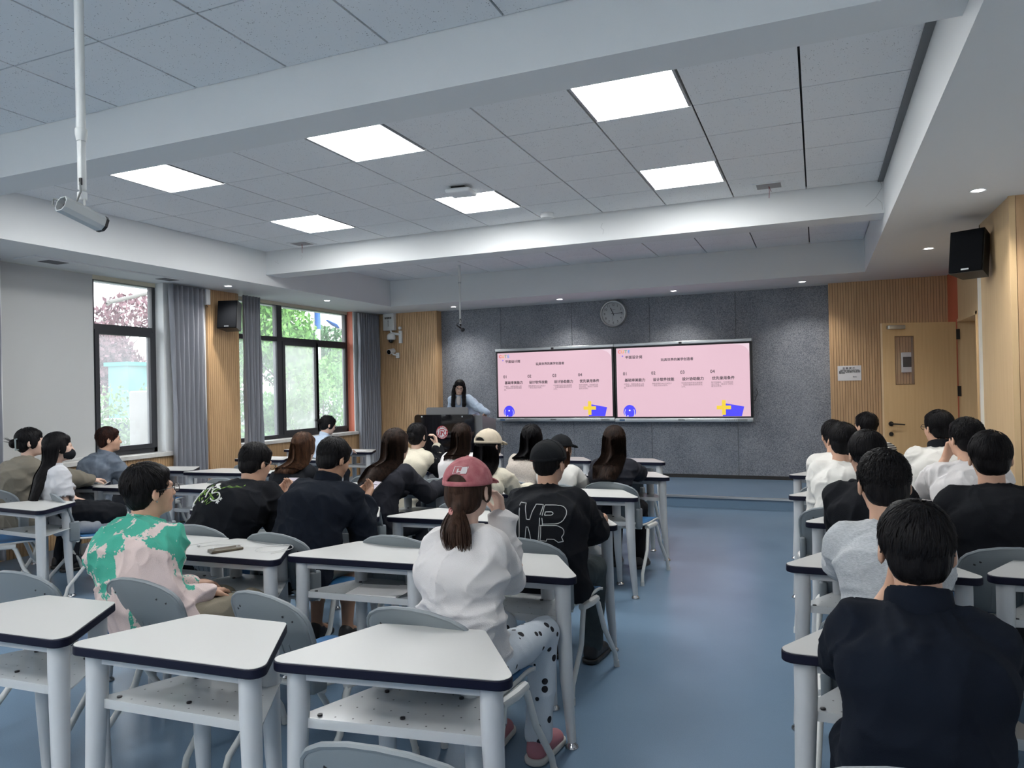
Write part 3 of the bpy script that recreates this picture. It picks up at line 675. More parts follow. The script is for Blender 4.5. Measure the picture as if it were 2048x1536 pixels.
# frame of the doorway
f = MB(); f.box(1.54,1.76,9.955,9.985,0,2.2).box(1.54,1.76,8.885,8.915,0,2.2).box(1.54,1.76,8.885,9.985,2.165,2.2)
st(f, 'door_frame', m_wood_d)
MB2 = MB()
for z in (.5, 1.35, 2.02): MB2.box(1.495,1.56,9.94,9.956,z-.06,z+.06)
st(MB2, 'door_hinge', m_black)
st(bm_(2.05,2.10,8.5,9.6,0,2.3), 'door_2', m_wood, 'second oak door leaf in the corridor')
# notice and breaker panel
r = empty('paper_notice', (.398, 10.678, 1.60), math.radians(0), 'white paper notice taped to the slatted oak panel', 'notice')
MB().box(-.142,.142,-.0015,0,-.098,.10).build('sheet', m_paper, r)
text_mesh('温 馨 提 示', .032, (-.085,-.0022,.055), m_dark, 'heading', r)
text_mesh('    请爱护教室内的设备，离开教室时请关\n闭电源、门窗，并带走随身物品。请不要在\n教室内饮食，保持室内整洁，共同维护良好\n的学习环境。', .0135, (-.125,-.0022,.035), m_dark, 'body_text', r, bold=.0003)
text_mesh('教务处', .016, (.04,-.0022,-.055), m_dark, 'signature', r)
r = empty('electrical_panel', (1.12, 10.66, 1.72), 0, 'white breaker panel seen through the glass of the open door', 'electrical panel')
MB().rbox(-.11,.09,-.05,.02,-.13,.13,.008).build('case', m_white, r, True)
MB().rbox(-.095,.075,-.056,-.045,-.06,.07,.003).build('cover_window', mat('smoked_cover',(.03,.035,.04),.15), r, True)
text_mesh('DELIXI', .016, (0,-.0515,-.115), m_dark, 'lettering', r)
o = MB().tube([(1.305,7.28,2.80),(1.29,7.2,2.77),(1.28,7.12,2.70),(1.26,7.08,2.66)],.004,6).build('speaker_cable', m_black, None, True)
tag(o, 'thin cable running from the soffit down to the right speaker', 'cable')

# ---------------------------------------------------------------- outdoors
m_ground = mat('paving', (.12,.125,.12), .8, mix=((.08,.09,.07),2,.4,.7))
st(bm_(-60,-7.6,-30,70,-.5,-.35), 'ground_outside', m_ground, 'pale paving and road outside the windows')
def leaf_mat(nm, c1, c2, tr=.25):
    m = mat(nm, c1, .6, mix=(c2, 1.7, .35, .7)); b = m.node_tree.nodes['Principled BSDF']; b.inputs['Subsurface Weight'].default_value = 0
    return m
L_gr = leaf_mat('bright_green_leaf', (.10,.28,.045), (.20,.42,.09)); L_dk = leaf_mat('dark_green_leaf', (.05,.14,.05), (.10,.22,.09))
L_rd = leaf_mat('plum_red_leaf', (.16,.07,.09), (.30,.16,.17)); L_hd = leaf_mat('hedge_leaf', (.12,.24,.07), (.20,.33,.12))
m_bark = mat('bark', (.12,.10,.08), .9, bump=(20,.5,4))
def foliage(mb, c, rad, n, s, rng, flat=.5):
    for _ in range(n):
        while True:
            p = Vector((rng.uniform(-1,1), rng.uniform(-1,1), rng.uniform(-1,1)))
            if .35 < p.length < 1: break
        p = Vector((c[0]+p.x*rad[0], c[1]+p.y*rad[1], c[2]+p.z*rad[2]))
        M_ = Matrix.Translation(p) @ Euler((rng.uniform(0,6.3), rng.uniform(0,6.3), rng.uniform(0,6.3))).to_matrix().to_4x4(); k = s*rng.uniform(.6,1.3)
        mb.add([M_@Vector(q) for q in ((-k,0,0),(0,-k*flat,.1*k),(k,0,0),(0,k*flat,.1*k))], [(0,1,2),(0,2,3)])
def tree(name, x, y, h, crown, n, m_, label, s=.09, seed=1, trunk=.12, blobs=9, group=None):
    rng = random.Random(seed); r = empty(name, (x, y, -.35), 0, label, 'tree', group)
    t = MB().tube([(0,0,0),(.05,.03,h*.3),(0,.08,h*.55),(.05,0,h*.8)], [trunk,trunk*.8,trunk*.55,trunk*.2], 8)
    for k in range(7):
        a = rng.uniform(0, 6.28); z = h*rng.uniform(.25,.6); t.tube([(0,0,z),(crown[0]*.5*math.cos(a), crown[1]*.5*math.sin(a), z+h*.2)], [trunk*.35,trunk*.08], 5)
    t.build('trunk', m_bark, r, True)
    mb = MB()
    for k in range(blobs):
        a = rng.uniform(0,6.28); q = rng.uniform(0,.7); c = (crown[0]*q*math.cos(a), crown[1]*q*math.sin(a), crown[2]+crown[3]*rng.uniform(-.75,.75))
        foliage(mb, c, (crown[0]*.45, crown[1]*.45, crown[3]*.38), n//blobs, s, rng)
    mb.build('foliage', m_, r); return r
tree('shade_tree', -17.0, 20.2, 6, (2.6,2.6,4.1,1.7), 7000, L_gr, 'tall light green tree behind the far window, middle pane', .10, 2, group='trees outside')
tree('shade_tree', -22.3, 23.0, 6, (2.4,2.4,4.0,1.6), 6000, L_dk, 'dark green tree behind the left pane of the far window', .11, 3, group='trees outside')
tree('shade_tree', -27, 33, 7, (4,4,4.0,2.0), 5000, L_dk, 'distant dark tree behind the far window', .15, 4, group='trees outside')
tree('shade_tree', -20, 29, 6, (2.6,2.6,2.8,1.6), 4000, L_gr, 'distant tree low behind the far window right pane', .15, 12, group='trees outside')
tree('garden_bush', -9.4, 12.3, 2.4, (.95,1.1,1.7,.85), 3600, L_gr, 'bright green leafy bush just outside the right pane of the far window', .055, 5, .03, group='bushes outside')
tree('garden_bush', -8.9, 10.3, 1.9, (.7,.75,1.25,.6), 2400, L_gr, 'bright green leafy bush outside the middle pane of the far window', .055, 6, .03, group='bushes outside')
tree('garden_bush', -10.6, 10.9, 2.2, (.7,.7,1.5,.85), 2200, L_gr, 'bright green leafy bush outside the left pane of the far window', .055, 7, .03, group='bushes outside')
tree('plum_tree', -16.6, 13.0, 4.9, (2.0,1.6,3.2,1.3), 6500, L_rd, 'dark red leaved plum tree behind the near window', .075, 8, .08)
tree('plum_tree', -16.0, 14.6, 3.2, (1.2,.9,2.1,.7), 3200, L_rd, 'smaller red leaved plum tree low behind the near window', .07, 9, .06)
rng = random.Random(4); hm = MB()
for k in range(26): foliage(hm, (-12.4+rng.uniform(-.3,.3), 7.6+k*.17, .8+rng.uniform(-.5,.5)), (.5,.4,.62), 210, .05, rng)
tag(hm.build('garden_hedge', L_hd), 'pale green clipped hedge outside the near window', 'hedge')
st(bm_(-11.9,-11.7,6,13,-.35,.18), 'kerb_outside', m_ground)
m_teal = mat('teal_steel', (.03,.33,.30), .5)
r = empty('utility_box', (-13.7, 11.5, -.35), 0, 'teal roofed utility box behind the near window', 'utility box')
MB().box(-.3,.3,-.42,.42,0,2.5).build('cabinet', mat('pale_teal',(.09,.27,.25),.6), r); MB().box(-.36,.36,-.48,.48,2.5,2.58).build('roof', m_teal, r)
r = empty('car_charger', (-9.5, 8.20, -.35), 0, 'white vehicle charging post outside the near window', 'charger')
MB().rbox(-.2,.2,-.19,.19,0,1.93,.03).build('cabinet', mat('beige_charger',(.20,.19,.165),.5), r, True)
MB().box(.2,.21,-.06,.06,1.45,1.75).build('display', mat('charger_grey',(.3,.3,.3),.4), r)
MB().tube([(.21,0,1.30),(.26,-.03,.95),(.26,0,.6),(.25,.10,.42),(.22,.16,.6)], .014, 8).build('cable', m_black, r, True)
MB().rbox(.2,.26,-.02,.05,1.02,1.16,.01).build('connector', mat('yellow_plug',(.5,.42,.06),.5), r, True)
r = empty('parked_car', (-14.0, 10.2, -.35), 0, 'white parked car low outside the near window', 'car')
sp = [(-2.2,.35),(-2.1,.75),(-1.3,.9),(-.7,1.38),(.8,1.40),(1.5,.95),(2.15,.85),(2.2,.35)]
MB().prism(round_poly(sp,.12), -.85, .85, Matrix.Rotation(PI/2,4,'Z')@Matrix.Rotation(PI/2,4,'X')).build('body', mat('white_car_paint',(.75,.76,.78),.25), r, True)
for (yy) in (-1.35,1.35):
    for xx in (-.86,.68): MB().tube([(xx,yy,.32),(xx+.18,yy,.32)], .32, 20).build('wheel', m_black, r, True)
MB().prism(round_poly([(-1.1,.95),(-.65,1.3),(.72,1.32),(1.3,.98)],.05), -.87, .87, Matrix.Rotation(PI/2,4,'Z')@Matrix.Rotation(PI/2,4,'X')).build('window', mat('car_glass',(.05,.07,.10),.1), r)
m_lb = mat('lamp_post_blue', (.03,.14,.50), .5)
r = empty('lamp_post', (-16.4, 21.35, -.35), 0, 'white lower and blue upper lamp post behind the far window', 'lamp post')
MB().cyl((0,0,0),(0,0,4.1),.10,.09).build('lower_pole', m_polew, r, True); MB().cyl((0,0,4.1),(0,0,6.0),.11).build('upper_pole', m_lb, r, True)
MB().tube([(0,0,4.9),(-.05,-.3,4.95),(-.05,-.5,4.85)],.03,6).tube([(0,0,5.0),(.1,.35,5.1),(.1,.5,5.6)],.025,6).tube([(0,0,5.1),(.1,.25,5.2),(.1,.38,5.6)],.025,6).build('arm', m_lb, r, True)
r = empty('street_lamp', (-16.6, 23.9, -.35), 0, 'thin street lamp with a blue head seen in the upper far window', 'street lamp')
MB().cyl((0,0,0),(0,0,4.0),.05).tube([(0,0,3.95),(0,-.6,4.15),(0,-1.1,4.28)],.025,6).build('pole', m_silver, r, True)
MB().tube([(0,-1.05,4.27),(0,-1.3,4.36),(0,-1.75,4.5)],[.06,.14,.05],10,flat=.4).build('lamp_head', m_lb, r, True)
o = MB().tube([(-12,9.62,3.28),(-12,9.50,3.20),(-12,9.53,3.24),(-12,10.0,3.38),(-12,10.9,3.66),(-12,12.5,4.1)], [.03,.035,.04,.035,.03,.03], 8).build('roadside_lamp', mat('weathered_lamp_grey',(.20,.19,.17),.6), None, True)
tag(o, 'curved pale lamp arm reaching across the upper near window', 'street lamp')
o = MB().cyl((-12,12.5,-.35),(-12,12.5,4.15),.06).build('mast', m_polew, o, True)
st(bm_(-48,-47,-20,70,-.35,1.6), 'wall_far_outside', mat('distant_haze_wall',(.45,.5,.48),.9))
# ---------------------------------------------------------------- desks
LW, SW, DD, TH = .735, .345, .365, .030     # long side, short side, depth, thickness
TZ = .76
KS = 1.065; ZF = (1.5*KS-1.5)/KS      # furniture is built at reduced size; ZF is the floor in its own units
def enlarge(o):
    x, y, z = o.location; o.location = (x*KS, y*KS, 1.5+(z-1.5)*KS); o.scale = tuple(c*KS for c in o.scale); return o
m_clear = bpy.data.materials.new('frosted_clear_plastic'); m_clear.use_nodes = True
nt = m_clear.node_tree; nt.nodes.clear(); L = nt.links.new
_o = nt.nodes.new('ShaderNodeOutputMaterial'); _t = nt.nodes.new('ShaderNodeBsdfTransparent'); _p = nt.nodes.new('ShaderNodeBsdfPrincipled'); _m = nt.nodes.new('ShaderNodeMixShader')
_t.inputs[0].default_value = (.9,.92,.93,1); _p.inputs['Base Color'].default_value = (.62,.64,.65,1); _p.inputs['Roughness'].default_value = .2
_m.inputs[0].default_value = .62; L(_t.outputs[0], _m.inputs[1]); L(_p.outputs[0], _m.inputs[2]); L(_m.outputs[0], _o.inputs[0])
m_screw = mat('dark_screw', (.03,.03,.035), .4, .5)
def make_desk():
    r = empty('student_desk', (0,0,0))
    P = [(-LW/2,0),(LW/2,0),(SW/2,DD),(-SW/2,DD)]
    rp = round_poly(P, [.035,.035,.028,.028]); n = len(rp)
    MB().prism([(x*.992, .0016+y*.992) for x, y in rp], TZ-.006, TZ).build('tabletop', m_top, r)
    k = MB(); outer = rp
    k.prism(outer, TZ-TH, TZ-.0012); eb = k.build('edge_band', m_navy, r, True)
    md = eb.modifiers.new('b','BEVEL'); md.width = .004; md.segments = 2; md.limit_method = 'ANGLE'; md.angle_limit = 1.0
    L0 = [(-LW/2+.085,.05),(LW/2-.085,.05),(SW/2-.035,DD-.05),(-SW/2+.035,DD-.05)]
    L1 = [(-LW/2+.055,.028),(LW/2-.055,.028),(SW/2-.025,DD-.03),(-SW/2+.025,DD-.03)]
    ap = MB(); z0, z1 = TZ-TH-.032, TZ-TH
    for a, b_ in ((0,1),(1,2),(2,3),(3,0)):
        p, q = Vector((*L0[a],0)), Vector((*L0[b_],0)); d = (q-p).normalized(); nn = Vector((-d.y,d.x,0))*.009
        vs = [p+nn, q+nn, q-nn, p-nn]; ap.prism([(v.x,v.y) for v in vs], z0, z1)
    ap.build('frame_rail', m_leg, r)
    for (a, b_) in zip(L0, L1):
        lg = MB().tube([(a[0],a[1],TZ-TH),(a[0],a[1],TZ-TH-.10),(a[0]*.7+b_[0]*.3,a[1]*.7+b_[1]*.3,.36),(b_[0],b_[1],ZF+.022)], [.031,.031,.026,.017], 18).build('leg', m_leg, r, True)
        MB().lathe([(0,.024),(.012,.024),(.016,.016),(.024,.010),(.026,.003),(.022,0),(0,0)][::-1], c=(b_[0],b_[1],ZF), n=18).build('foot_glide', m_chrome, lg, True)
    s = .86; sp = [(x*s, .05+y*.86) for x, y in P]; sz = .575
    sh = MB().prism(round_poly(sp,.02), sz, sz+.005)
    # raised lip at the front edge
    sh.box(-LW/2*s+.02, LW/2*s-.02, .048, .053, sz-.012, sz+.016)
    so = sh.build('shelf', m_clear, r)
    h = MB()
    for j in range(4):
        yy = .09+j*.07; hw = (LW/2*s)*(1-(yy-.05)/.344*.53)-.05; nn_ = int(hw*2/.05)
        for i in range(nn_+1):
            xx = -hw+2*hw*i/max(nn_,1); rr_ = .0032
            h.add([(xx+rr_*math.cos(t), yy+rr_*1.0*math.sin(t), sz+.0058) for t in [q*PI/3 for q in range(6)]], [tuple(range(6))])
    h.build('vent_hole', m_screw, so)
    for (xx, yy) in ((-.24,.09),(.25,.09),(0,.12),(-.12,.28),(.12,.28)): MB().lathe([(.0075,0),(.0075,.005),(0,.006)], c=(xx,yy,sz+.005), n=8).build('screw', m_screw, so)
    return r
# x, y of the long edge centre (towards the camera), degrees, flipped, label
W_ = 'white trapezoid desk, '
DESKS = [
 (-2.50,1.50,3,0,W_+'cut by the left edge in the nearest row'),
 (-1.745,1.515,3,0,W_+'middle one of the nearest row'),
 (-1.075,1.645,8,0,W_+'nearest row, beside the aisle, front centre'),
 (-1.225,2.67,3,0,W_+'just right of the woman in the pink cap'),
 (-1.91,2.685,4,0,W_+'holding a folded paper on its shelf, left of the pink cap'),
 (-2.575,2.55,3,0,W_+'with the phone and earphones on it'),
 (-3.13,2.90,180,0,W_+'left of the tie-dyed shirt in the second row'),
 (-1.34,3.745,3,0,W_+'in front of the man with the outlined letters on his back'),
 (-2.02,3.68,3,0,W_+'third row, right of the man in black fleece holding a phone'),
 (-2.74,3.60,4,0,W_+'in front of the man in black fleece'),
 (-3.42,3.55,4,0,W_+'in front of the man with floral letters on his black T-shirt'),
 (-1.45,4.72,3,0,W_+'fourth row, beside the aisle behind the woman in charcoal'),
 (-2.15,4.68,3,0,W_+'in front of the woman in the tan cap'),
 (-2.83,4.66,3,0,W_+'in front of the long brown haired woman in a dark jacket'),
 (-3.53,4.62,3,0,W_+'in front of the wavy haired woman'),
 (-4.55,4.33,2,0,W_+'fourth row just left of the wavy haired woman behind the green shirt'),
 (-5.20,4.22,3,0,W_+'beyond the girl with long black hair'),
 (-5.86,4.20,14,0,W_+'in front of the man in the denim shirt'),
 (-5.08,3.24,-4,0,W_+'left edge of the picture behind the tie-dyed shirt'),
 (-1.45,5.83,2,0,W_+'fifth row, beside the aisle, before the long haired woman in charcoal'),
 (-2.16,5.86,3,0,W_+'fifth row, in front of the woman in the black cap'),
 (-2.87,5.86,3,0,W_+'fifth row, in front of the woman in the beige sweater'),
 (-3.60,5.80,3,0,W_+'fifth row, in front of the woman in the cream hoodie'),
 (-5.32,5.28,5,0,W_+'in front of the oak pilaster'),
 (-6.02,5.32,8,0,W_+'next to the near window curtain'),
 (-4.60,5.36,3,0,W_+'fifth row, hidden behind the man with floral letters'),
 (-1.70,6.96,1,0,W_+'front row nearest the screens, beside the aisle'),
 (-2.44,6.98,2,0,W_+'front row, behind the woman in the black cap'),
 (-3.55,7.33,2,0,W_+'front row, right below the lectern'),
 (-5.83,6.46,0,0,W_+'sixth row by the curtain right of the pilaster'),
 (-5.10,6.50,0,0,W_+'sixth row, behind the wavy haired woman'),
 (-6.12,7.62,-3,0,W_+'under the far window, left of the woman in the blue shirt'),
 (-5.36,7.50,-3,0,W_+'under the far window, in front of the woman in the blue shirt'),
 (.235,2.13,0,0,W_+'under the elbow of the man in the navy polo'),
 (.955,2.10,-2,0,W_+'cut by the right edge beside the man in the navy polo'),
 (.21,3.145,0,0,W_+'under the elbow of the man in the grey T-shirt'),
 (.92,3.20,0,0,W_+'cut by the right edge in front of the empty grey chair'),
 (.27,4.135,0,0,W_+'right block, in front of the man in the black jacket'),
 (.98,4.15,0,0,W_+'right block, in front of the large man in the black shirt'),
 (.155,5.075,0,0,W_+'right block, fourth row, beside the aisle'),
 (.92,5.08,0,0,W_+'right block, under the elbow of the man in the white T-shirt'),
 (.12,6.20,0,0,W_+'right block, farthest row, beside the aisle'),
 (.88,6.22,0,0,W_+'right block, farthest row, near the door'),
]
dp = make_desk()
for i, (x, y, a, fl_, lb) in enumerate(DESKS):
    o = dp if i == 0 else copy_tree(dp)
    o.scale = (1,1,1)
    o.location = (x, y, 0); o.rotation_euler = (0,0,math.radians(a)); enlarge(o); tag(o, lb, 'desk', 'trapezoid student desks')

# ---------------------------------------------------------------- chairs (facing +y, origin under the seat centre)
def sheet(fn, nu, nv, th, name, m, parent):
    vs = []; fs = []
    for j in range(nv+1):
        for i in range(nu+1): vs.append(fn(i/nu, j/nv))
    for j in range(nv):
        for i in range(nu): fs.append((j*(nu+1)+i, j*(nu+1)+i+1, (j+1)*(nu+1)+i+1, (j+1)*(nu+1)+i))
    o = MB().add(vs, fs).build(name, m, parent, 'all'); md = o.modifiers.new('s','SOLIDIFY'); md.thickness = th; md.offset = 0
    return o
def make_chair():
    r = empty('student_chair', (0,0,0))
    def hw(t):   # half width of back at height t 0..1 : arch at top
        return .207*math.sqrt(max(0, 1-max(0,(t-.66)/.34)**2.6)) if t > .60 else .195+.012*t/.60
    def back(u, t, off=0, s=1):
        w = max(hw(t)*s, .012); x = (u*2-1)*w; z = .485+t*(.325*s)+(1-s)*.10
        y = -.195-.055*t - .02*(1-(x/.2)**2)+off + .015*math.cos(t*PI)
        return (x, y, z)
    b_ = sheet(lambda u, t: back(u, .5-.5*math.cos(PI*t) if t > .0 else 0), 16, 16, .012, 'backrest', m_grey, r)
    # rolled rim along the arch
    rim = [back(0, t) for t in [k/14 for k in range(3, 14)]]+[back(0,.985),back(.25,.995),back(.5,1),back(.75,.995),back(1,.985)]+[back(1, t) for t in [k/14 for k in range(13, 2, -1)]]
    MB().tube(rim, .0085, 7).build('rim', m_grey, b_, True)
    sheet(lambda u, t: back(u, .08+.86*t, .009, .97), 10, 10, .006, 'front_pad', m_blue, b_)
    h = MB()
    for (x, z) in ((-.155,.72),(-.135,.735),(.105,.735),(.145,.72)):
        t = (z-.485)/.325; y = back((x/hw(t)+1)/2, t)[1]-.0068; h.add([(x+.0055*math.cos(q), y, z+.0055*math.sin(q)) for q in [k*PI/4 for k in range(8)]], [tuple(range(8))[::-1]])
    h.build('rivet', m_screw, b_)
    h = MB()
    for k in range(6):
        x = -.09+k*.036; vs = []
        for t in (.05,.2,.4): p = back((x/.2+1)/2, t); vs.append((p[0]+.0*t, p[1]-.007, p[2]))
        h.tube(vs, .0022, 5)
    h.build('rib', m_grey, b_)
    for sx in (-1, 1):
        MB().rbox(sx*.195-.016, sx*.195+.016, -.235, -.165, .44, .60, .012).build('side_clamp', m_grey, r, True)
    def seat(u, t):
        x = (u*2-1)*.205*(1-.10*t); y = -.20+t*.41; z = .452-.012*math.sin(PI*t)-.018*max(0,(t-.8)/.2)**2+.02*max(0,(.12-t)/.12)**2+.008*(x/.2)**2
        return (x, y, z)
    s_ = sheet(lambda u, t: seat(u, t), 12, 12, .014, 'seat', m_legw, r)
    sheet(lambda u, t: (lambda p: (p[0]*.95, p[1]*.95+.003, p[2]+.010))(seat(u, t)), 10, 10, .006, 'seat_pad', m_blue, s_)
    for sx in (-1, 1):
        MB().tube([(sx*.205,-.085,.425),(sx*.215,0,.43),(sx*.205,.085,.425)], [.018,.020,.018], 8, flat=1.1).build('leg_bracket', m_legw, r, True)
        for sy, yf in ((-1,-.275),(1,.235)):
            lg = MB().tube([(sx*.205,sy*.06,.425),(sx*.212,sy*.085,.40),(sx*.222,sy*.13+.0,.25),(sx*.235,yf*.93,.09),(sx*.24,yf,.012)], [.0125,.0125,.012,.0115,.011], 10, flat=1.15).build('leg', m_legw, r, True)
            MB().cyl((sx*.24,yf,.0),(sx*.239,yf*.985,.035),.0145,.0135,10).build('foot_cap', m_legw, lg, True)
    MB().tube([(-.205,-.18,.44),(0,-.19,.43),(.205,-.18,.44)], .011, 8).build('cross_tube', m_legw, r, True)
    MB().tube([(-.2,.05,.43),(.2,.05,.43)], .010, 8).build('cross_tube', m_legw, r, True)
    return r
C_ = 'grey school chair, '
# x, y of the back (world), degrees, label
CHAIRS = [
 (-1.20,2.00,-6,C_+'empty, in front of the front centre desk'),
 (-1.80,1.99,-12,C_+'empty, its blue seat showing, between tie-dyed shirt and pink cap'),
 (-2.40,1.99,-4,C_+'holding the person in the tie-dyed shirt'),
 (-2.98,1.92,0,C_+'empty, at the left edge by the nearest desk'),
 (-1.27,3.10,-8,C_+'holding the man with outlined letters'),
 (-1.88,2.98,-3,C_+'empty, left of the pink capped woman, third row'),
 (-2.50,2.86,-4,C_+'holding the man in black fleece'),
 (-3.07,2.92,-4,C_+'holding the man with floral letters'),
 (-5.10,3.57,-22,C_+'holding the girl with long black hair'),
 (-5.82,3.62,0,C_+'holding the woman in the olive hoodie'),
 (-1.40,5.10,-10,C_+'holding the long haired woman in charcoal'),
 (-2.12,5.00,-3,C_+'behind the beige sweater'),
 (-2.02,4.02,-3,C_+'holding the woman in the tan cap'),
 (-2.85,4.00,-3,C_+'holding the woman with long brown hair'),
 (-3.66,4.02,-3,C_+'holding the wavy haired woman'),
 (-4.40,3.72,-4,C_+'empty, seen between the tie-dyed shirt and the left group'),
 (-5.88,4.36,-4,C_+'holding the man in the denim shirt'),
 (-4.55,4.62,-4,C_+'empty, in front of the curtain and pilaster'),
 (-5.60,3.22,-40,C_+'turned sideways at the left edge, blue seat showing'),
 (-5.9,4.9,10,C_+'empty, by the curtain of the near window'),
 (-2.72,5.0,-3,C_+'holding the woman in the white shirt'),
 (-3.40,5.05,-3,C_+'holding the woman in the cream hoodie'),
 (-1.75,4.93,-3,C_+'holding the woman in the black cap'),
 (-1.62,6.20,-6,C_+'empty, front row by the aisle'),
 (-5.2,5.6,-5,C_+'empty, behind the glasses of the man with floral letters'),
 (-5.35,6.62,-5,C_+'holding the woman in the blue shirt'),
 (.17,1.46,4,C_+'holding the man in the navy polo, cut by the bottom edge'),
 (-.80,1.20,2,C_+'empty, cut by the bottom edge, front centre'),
 (.20,2.42,0,C_+'holding the man in the grey T-shirt'),
 (.20,3.42,0,C_+'holding the man in the black jacket'),
 (.10,4.38,0,C_+'holding the man in the off-white sweatshirt'),
 (.08,5.35,0,C_+'holding the man in the white T-shirt at the far end'),
 (.70,5.28,0,C_+'holding the man in the cream jacket'),
 (.72,4.30,0,C_+'holding the man in the white knitted T-shirt'),
 (.74,3.50,0,C_+'holding the large man in the black shirt'),
 (.40,6.45,0,C_+'holding the man in the striped shirt'),
]
cp = make_chair()
for i, (x, y, a, lb) in enumerate(CHAIRS):
    o = cp if i == 0 else copy_tree(cp)
    q = math.radians(a); o.location = (KS*(x-.285*math.sin(q)), KS*(y+.285*math.cos(q)), 0); o.rotation_euler = (0,0,q); o.scale = (KS,KS,.94)
    tag(o, lb, 'chair', 'grey and blue student chairs')
# ---------------------------------------------------------------- signed-distance sculpting for bodies, cloth and hair
V = lambda *a: np.array(a, float)
def _hash(i, j, k): 
    n = (i*374761393 + j*668265263 + k*2147483647) & 0xffffffff
    n = ((n ^ (n >> 13)) * 1274126177) & 0xffffffff
    return ((n ^ (n >> 16)) & 0xffff)/65535.0
def vnoise(p):
    i = np.floor(p).astype(np.int64); f = p-i; f = f*f*(3-2*f); r = 0
    for a in (0,1):
        for b_ in (0,1):
            for c in (0,1):
                w = (f[:,0] if a else 1-f[:,0])*(f[:,1] if b_ else 1-f[:,1])*(f[:,2] if c else 1-f[:,2])
                r = r+w*_hash(i[:,0]+a, i[:,1]+b_, i[:,2]+c)
    return r
class SDF:
    def __init__(s, res): s.res = res; s.ops = []
    def cap(s, a, b, r0, r1=None, kx=1, k=.012, op='u'):
        s.ops.append(('c', np.array(a,float), np.array(b,float), r0, r0 if r1 is None else r1, kx, k, op)); return s
    def ell(s, c, r, R=None, k=.012, op='u'):
        s.ops.append(('e', np.array(c,float), np.array(r,float), None if R is None else np.array(R,float), k, op)); return s
    def half(s, p, n): s.ops.append(('h', np.array(p,float), np.array(n,float))); return s
    def mesh(s):
        lo = []; hi = []
        for o in s.ops:
            if o[0] == 'c' and o[7] == 'u': R = max(o[3],o[4]); RR = V(R/o[5],R,R); lo += [np.minimum(o[1],o[2])-RR]; hi += [np.maximum(o[1],o[2])+RR]
            if o[0] == 'e' and o[5] == 'u': R = o[2] if o[3] is None else np.abs(o[3]) @ o[2]; lo += [o[1]-R]; hi += [o[1]+R]
        h = s.res; lo = np.min(lo,0)-.03; hi = np.max(hi,0)+.03
        N = np.ceil((hi-lo)/h).astype(int)+1; d = np.full(N, 1., np.float32)
        ax = [lo[i]+h*np.arange(N[i]) for i in range(3)]
        for o in s.ops:
            if o[0] == 'h':
                q = (ax[0][:,None,None]-o[1][0])*o[2][0]+(ax[1][None,:,None]-o[1][1])*o[2][1]+(ax[2][None,None,:]-o[1][2])*o[2][2]
                d = np.maximum(d, q.astype(np.float32)); continue
            if o[0] == 'c':
                _, a, b, r0, r1, kx, k, op = o; R = max(r0,r1)+k+2*h; RR = V(R/kx,R,R); l, u = np.minimum(a,b)-RR, np.maximum(a,b)+RR
            else:
                _, c, rr, Rm, k, op = o; R = (rr if Rm is None else np.abs(Rm) @ rr)+k+2*h; l, u = c-R, c+R
            i0 = np.maximum(np.floor((l-lo)/h).astype(int), 0); i1 = np.minimum(np.ceil((u-lo)/h).astype(int)+1, N)
            if np.any(i1 <= i0): continue
            X = ax[0][i0[0]:i1[0]][:,None,None]; Y = ax[1][i0[1]:i1[1]][None,:,None]; Z = ax[2][i0[2]:i1[2]][None,None,:]
            if o[0] == 'c':
                ab = (b-a)*V(kx,1,1); x, y, z = (X-a[0])*kx, Y-a[1], Z-a[2]
                t = np.clip((x*ab[0]+y*ab[1]+z*ab[2])/max(ab@ab,1e-9), 0, 1)
                dd = np.sqrt((x-t*ab[0])**2+(y-t*ab[1])**2+(z-t*ab[2])**2)-(r0+(r1-r0)*t)
            else:
                x, y, z = X-c[0], Y-c[1], Z-c[2]
                if Rm is not None: x, y, z = [Rm[0,i]*x+Rm[1,i]*y+Rm[2,i]*z for i in range(3)]
                k0 = np.sqrt((x/rr[0])**2+(y/rr[1])**2+(z/rr[2])**2)+1e-9; k1 = np.sqrt((x/rr[0]**2)**2+(y/rr[1]**2)**2+(z/rr[2]**2)**2)+1e-9
                dd = k0*(k0-1)/k1
            sl = d[i0[0]:i1[0], i0[1]:i1[1], i0[2]:i1[2]]
            if op == 'u':
                hh = np.clip(.5+.5*(sl-dd)/k, 0, 1); sl[...] = sl*(1-hh)+dd*hh-k*hh*(1-hh)
            else:
                hh = np.clip(.5-.5*(sl+dd)/k, 0, 1); sl[...] = sl*(1-hh)-dd*hh+k*hh*(1-hh)
        ins = d < 0
        c = ins[:-1,:-1,:-1].astype(np.uint8)
        tot = sum(ins[a:N[0]-1+a, b:N[1]-1+b, e:N[2]-1+e].astype(np.uint8) for a in (0,1) for b in (0,1) for e in (0,1))
        act = np.argwhere((tot > 0) & (tot < 8)); idx = -np.ones(N-1, np.int64); idx[tuple(act.T)] = np.arange(len(act))
        P = np.zeros((len(act),3)); C = np.zeros(len(act))
        cor = {}
        for a in (0,1):
            for b in (0,1):
                for e in (0,1): cor[a,b,e] = d[act[:,0]+a, act[:,1]+b, act[:,2]+e].astype(float)
        for (p, q) in [((a,b,e),(a2,b2,e2)) for (a,b,e) in cor for (a2,b2,e2) in cor if (a2+b2+e2)-(a+b+e) == 1 and abs(a2-a)+abs(b2-b)+abs(e2-e) == 1]:
            v0, v1 = cor[p], cor[q]; m = (v0 < 0) != (v1 < 0); t = np.where(m, v0/np.where(np.abs(v0-v1) < 1e-9, 1, v0-v1), 0)
            for i in range(3): P[:,i] += np.where(m, p[i]+(q[i]-p[i])*t, 0)
            C += m
        P = (P/C[:,None]+act)*h+lo
        F = []
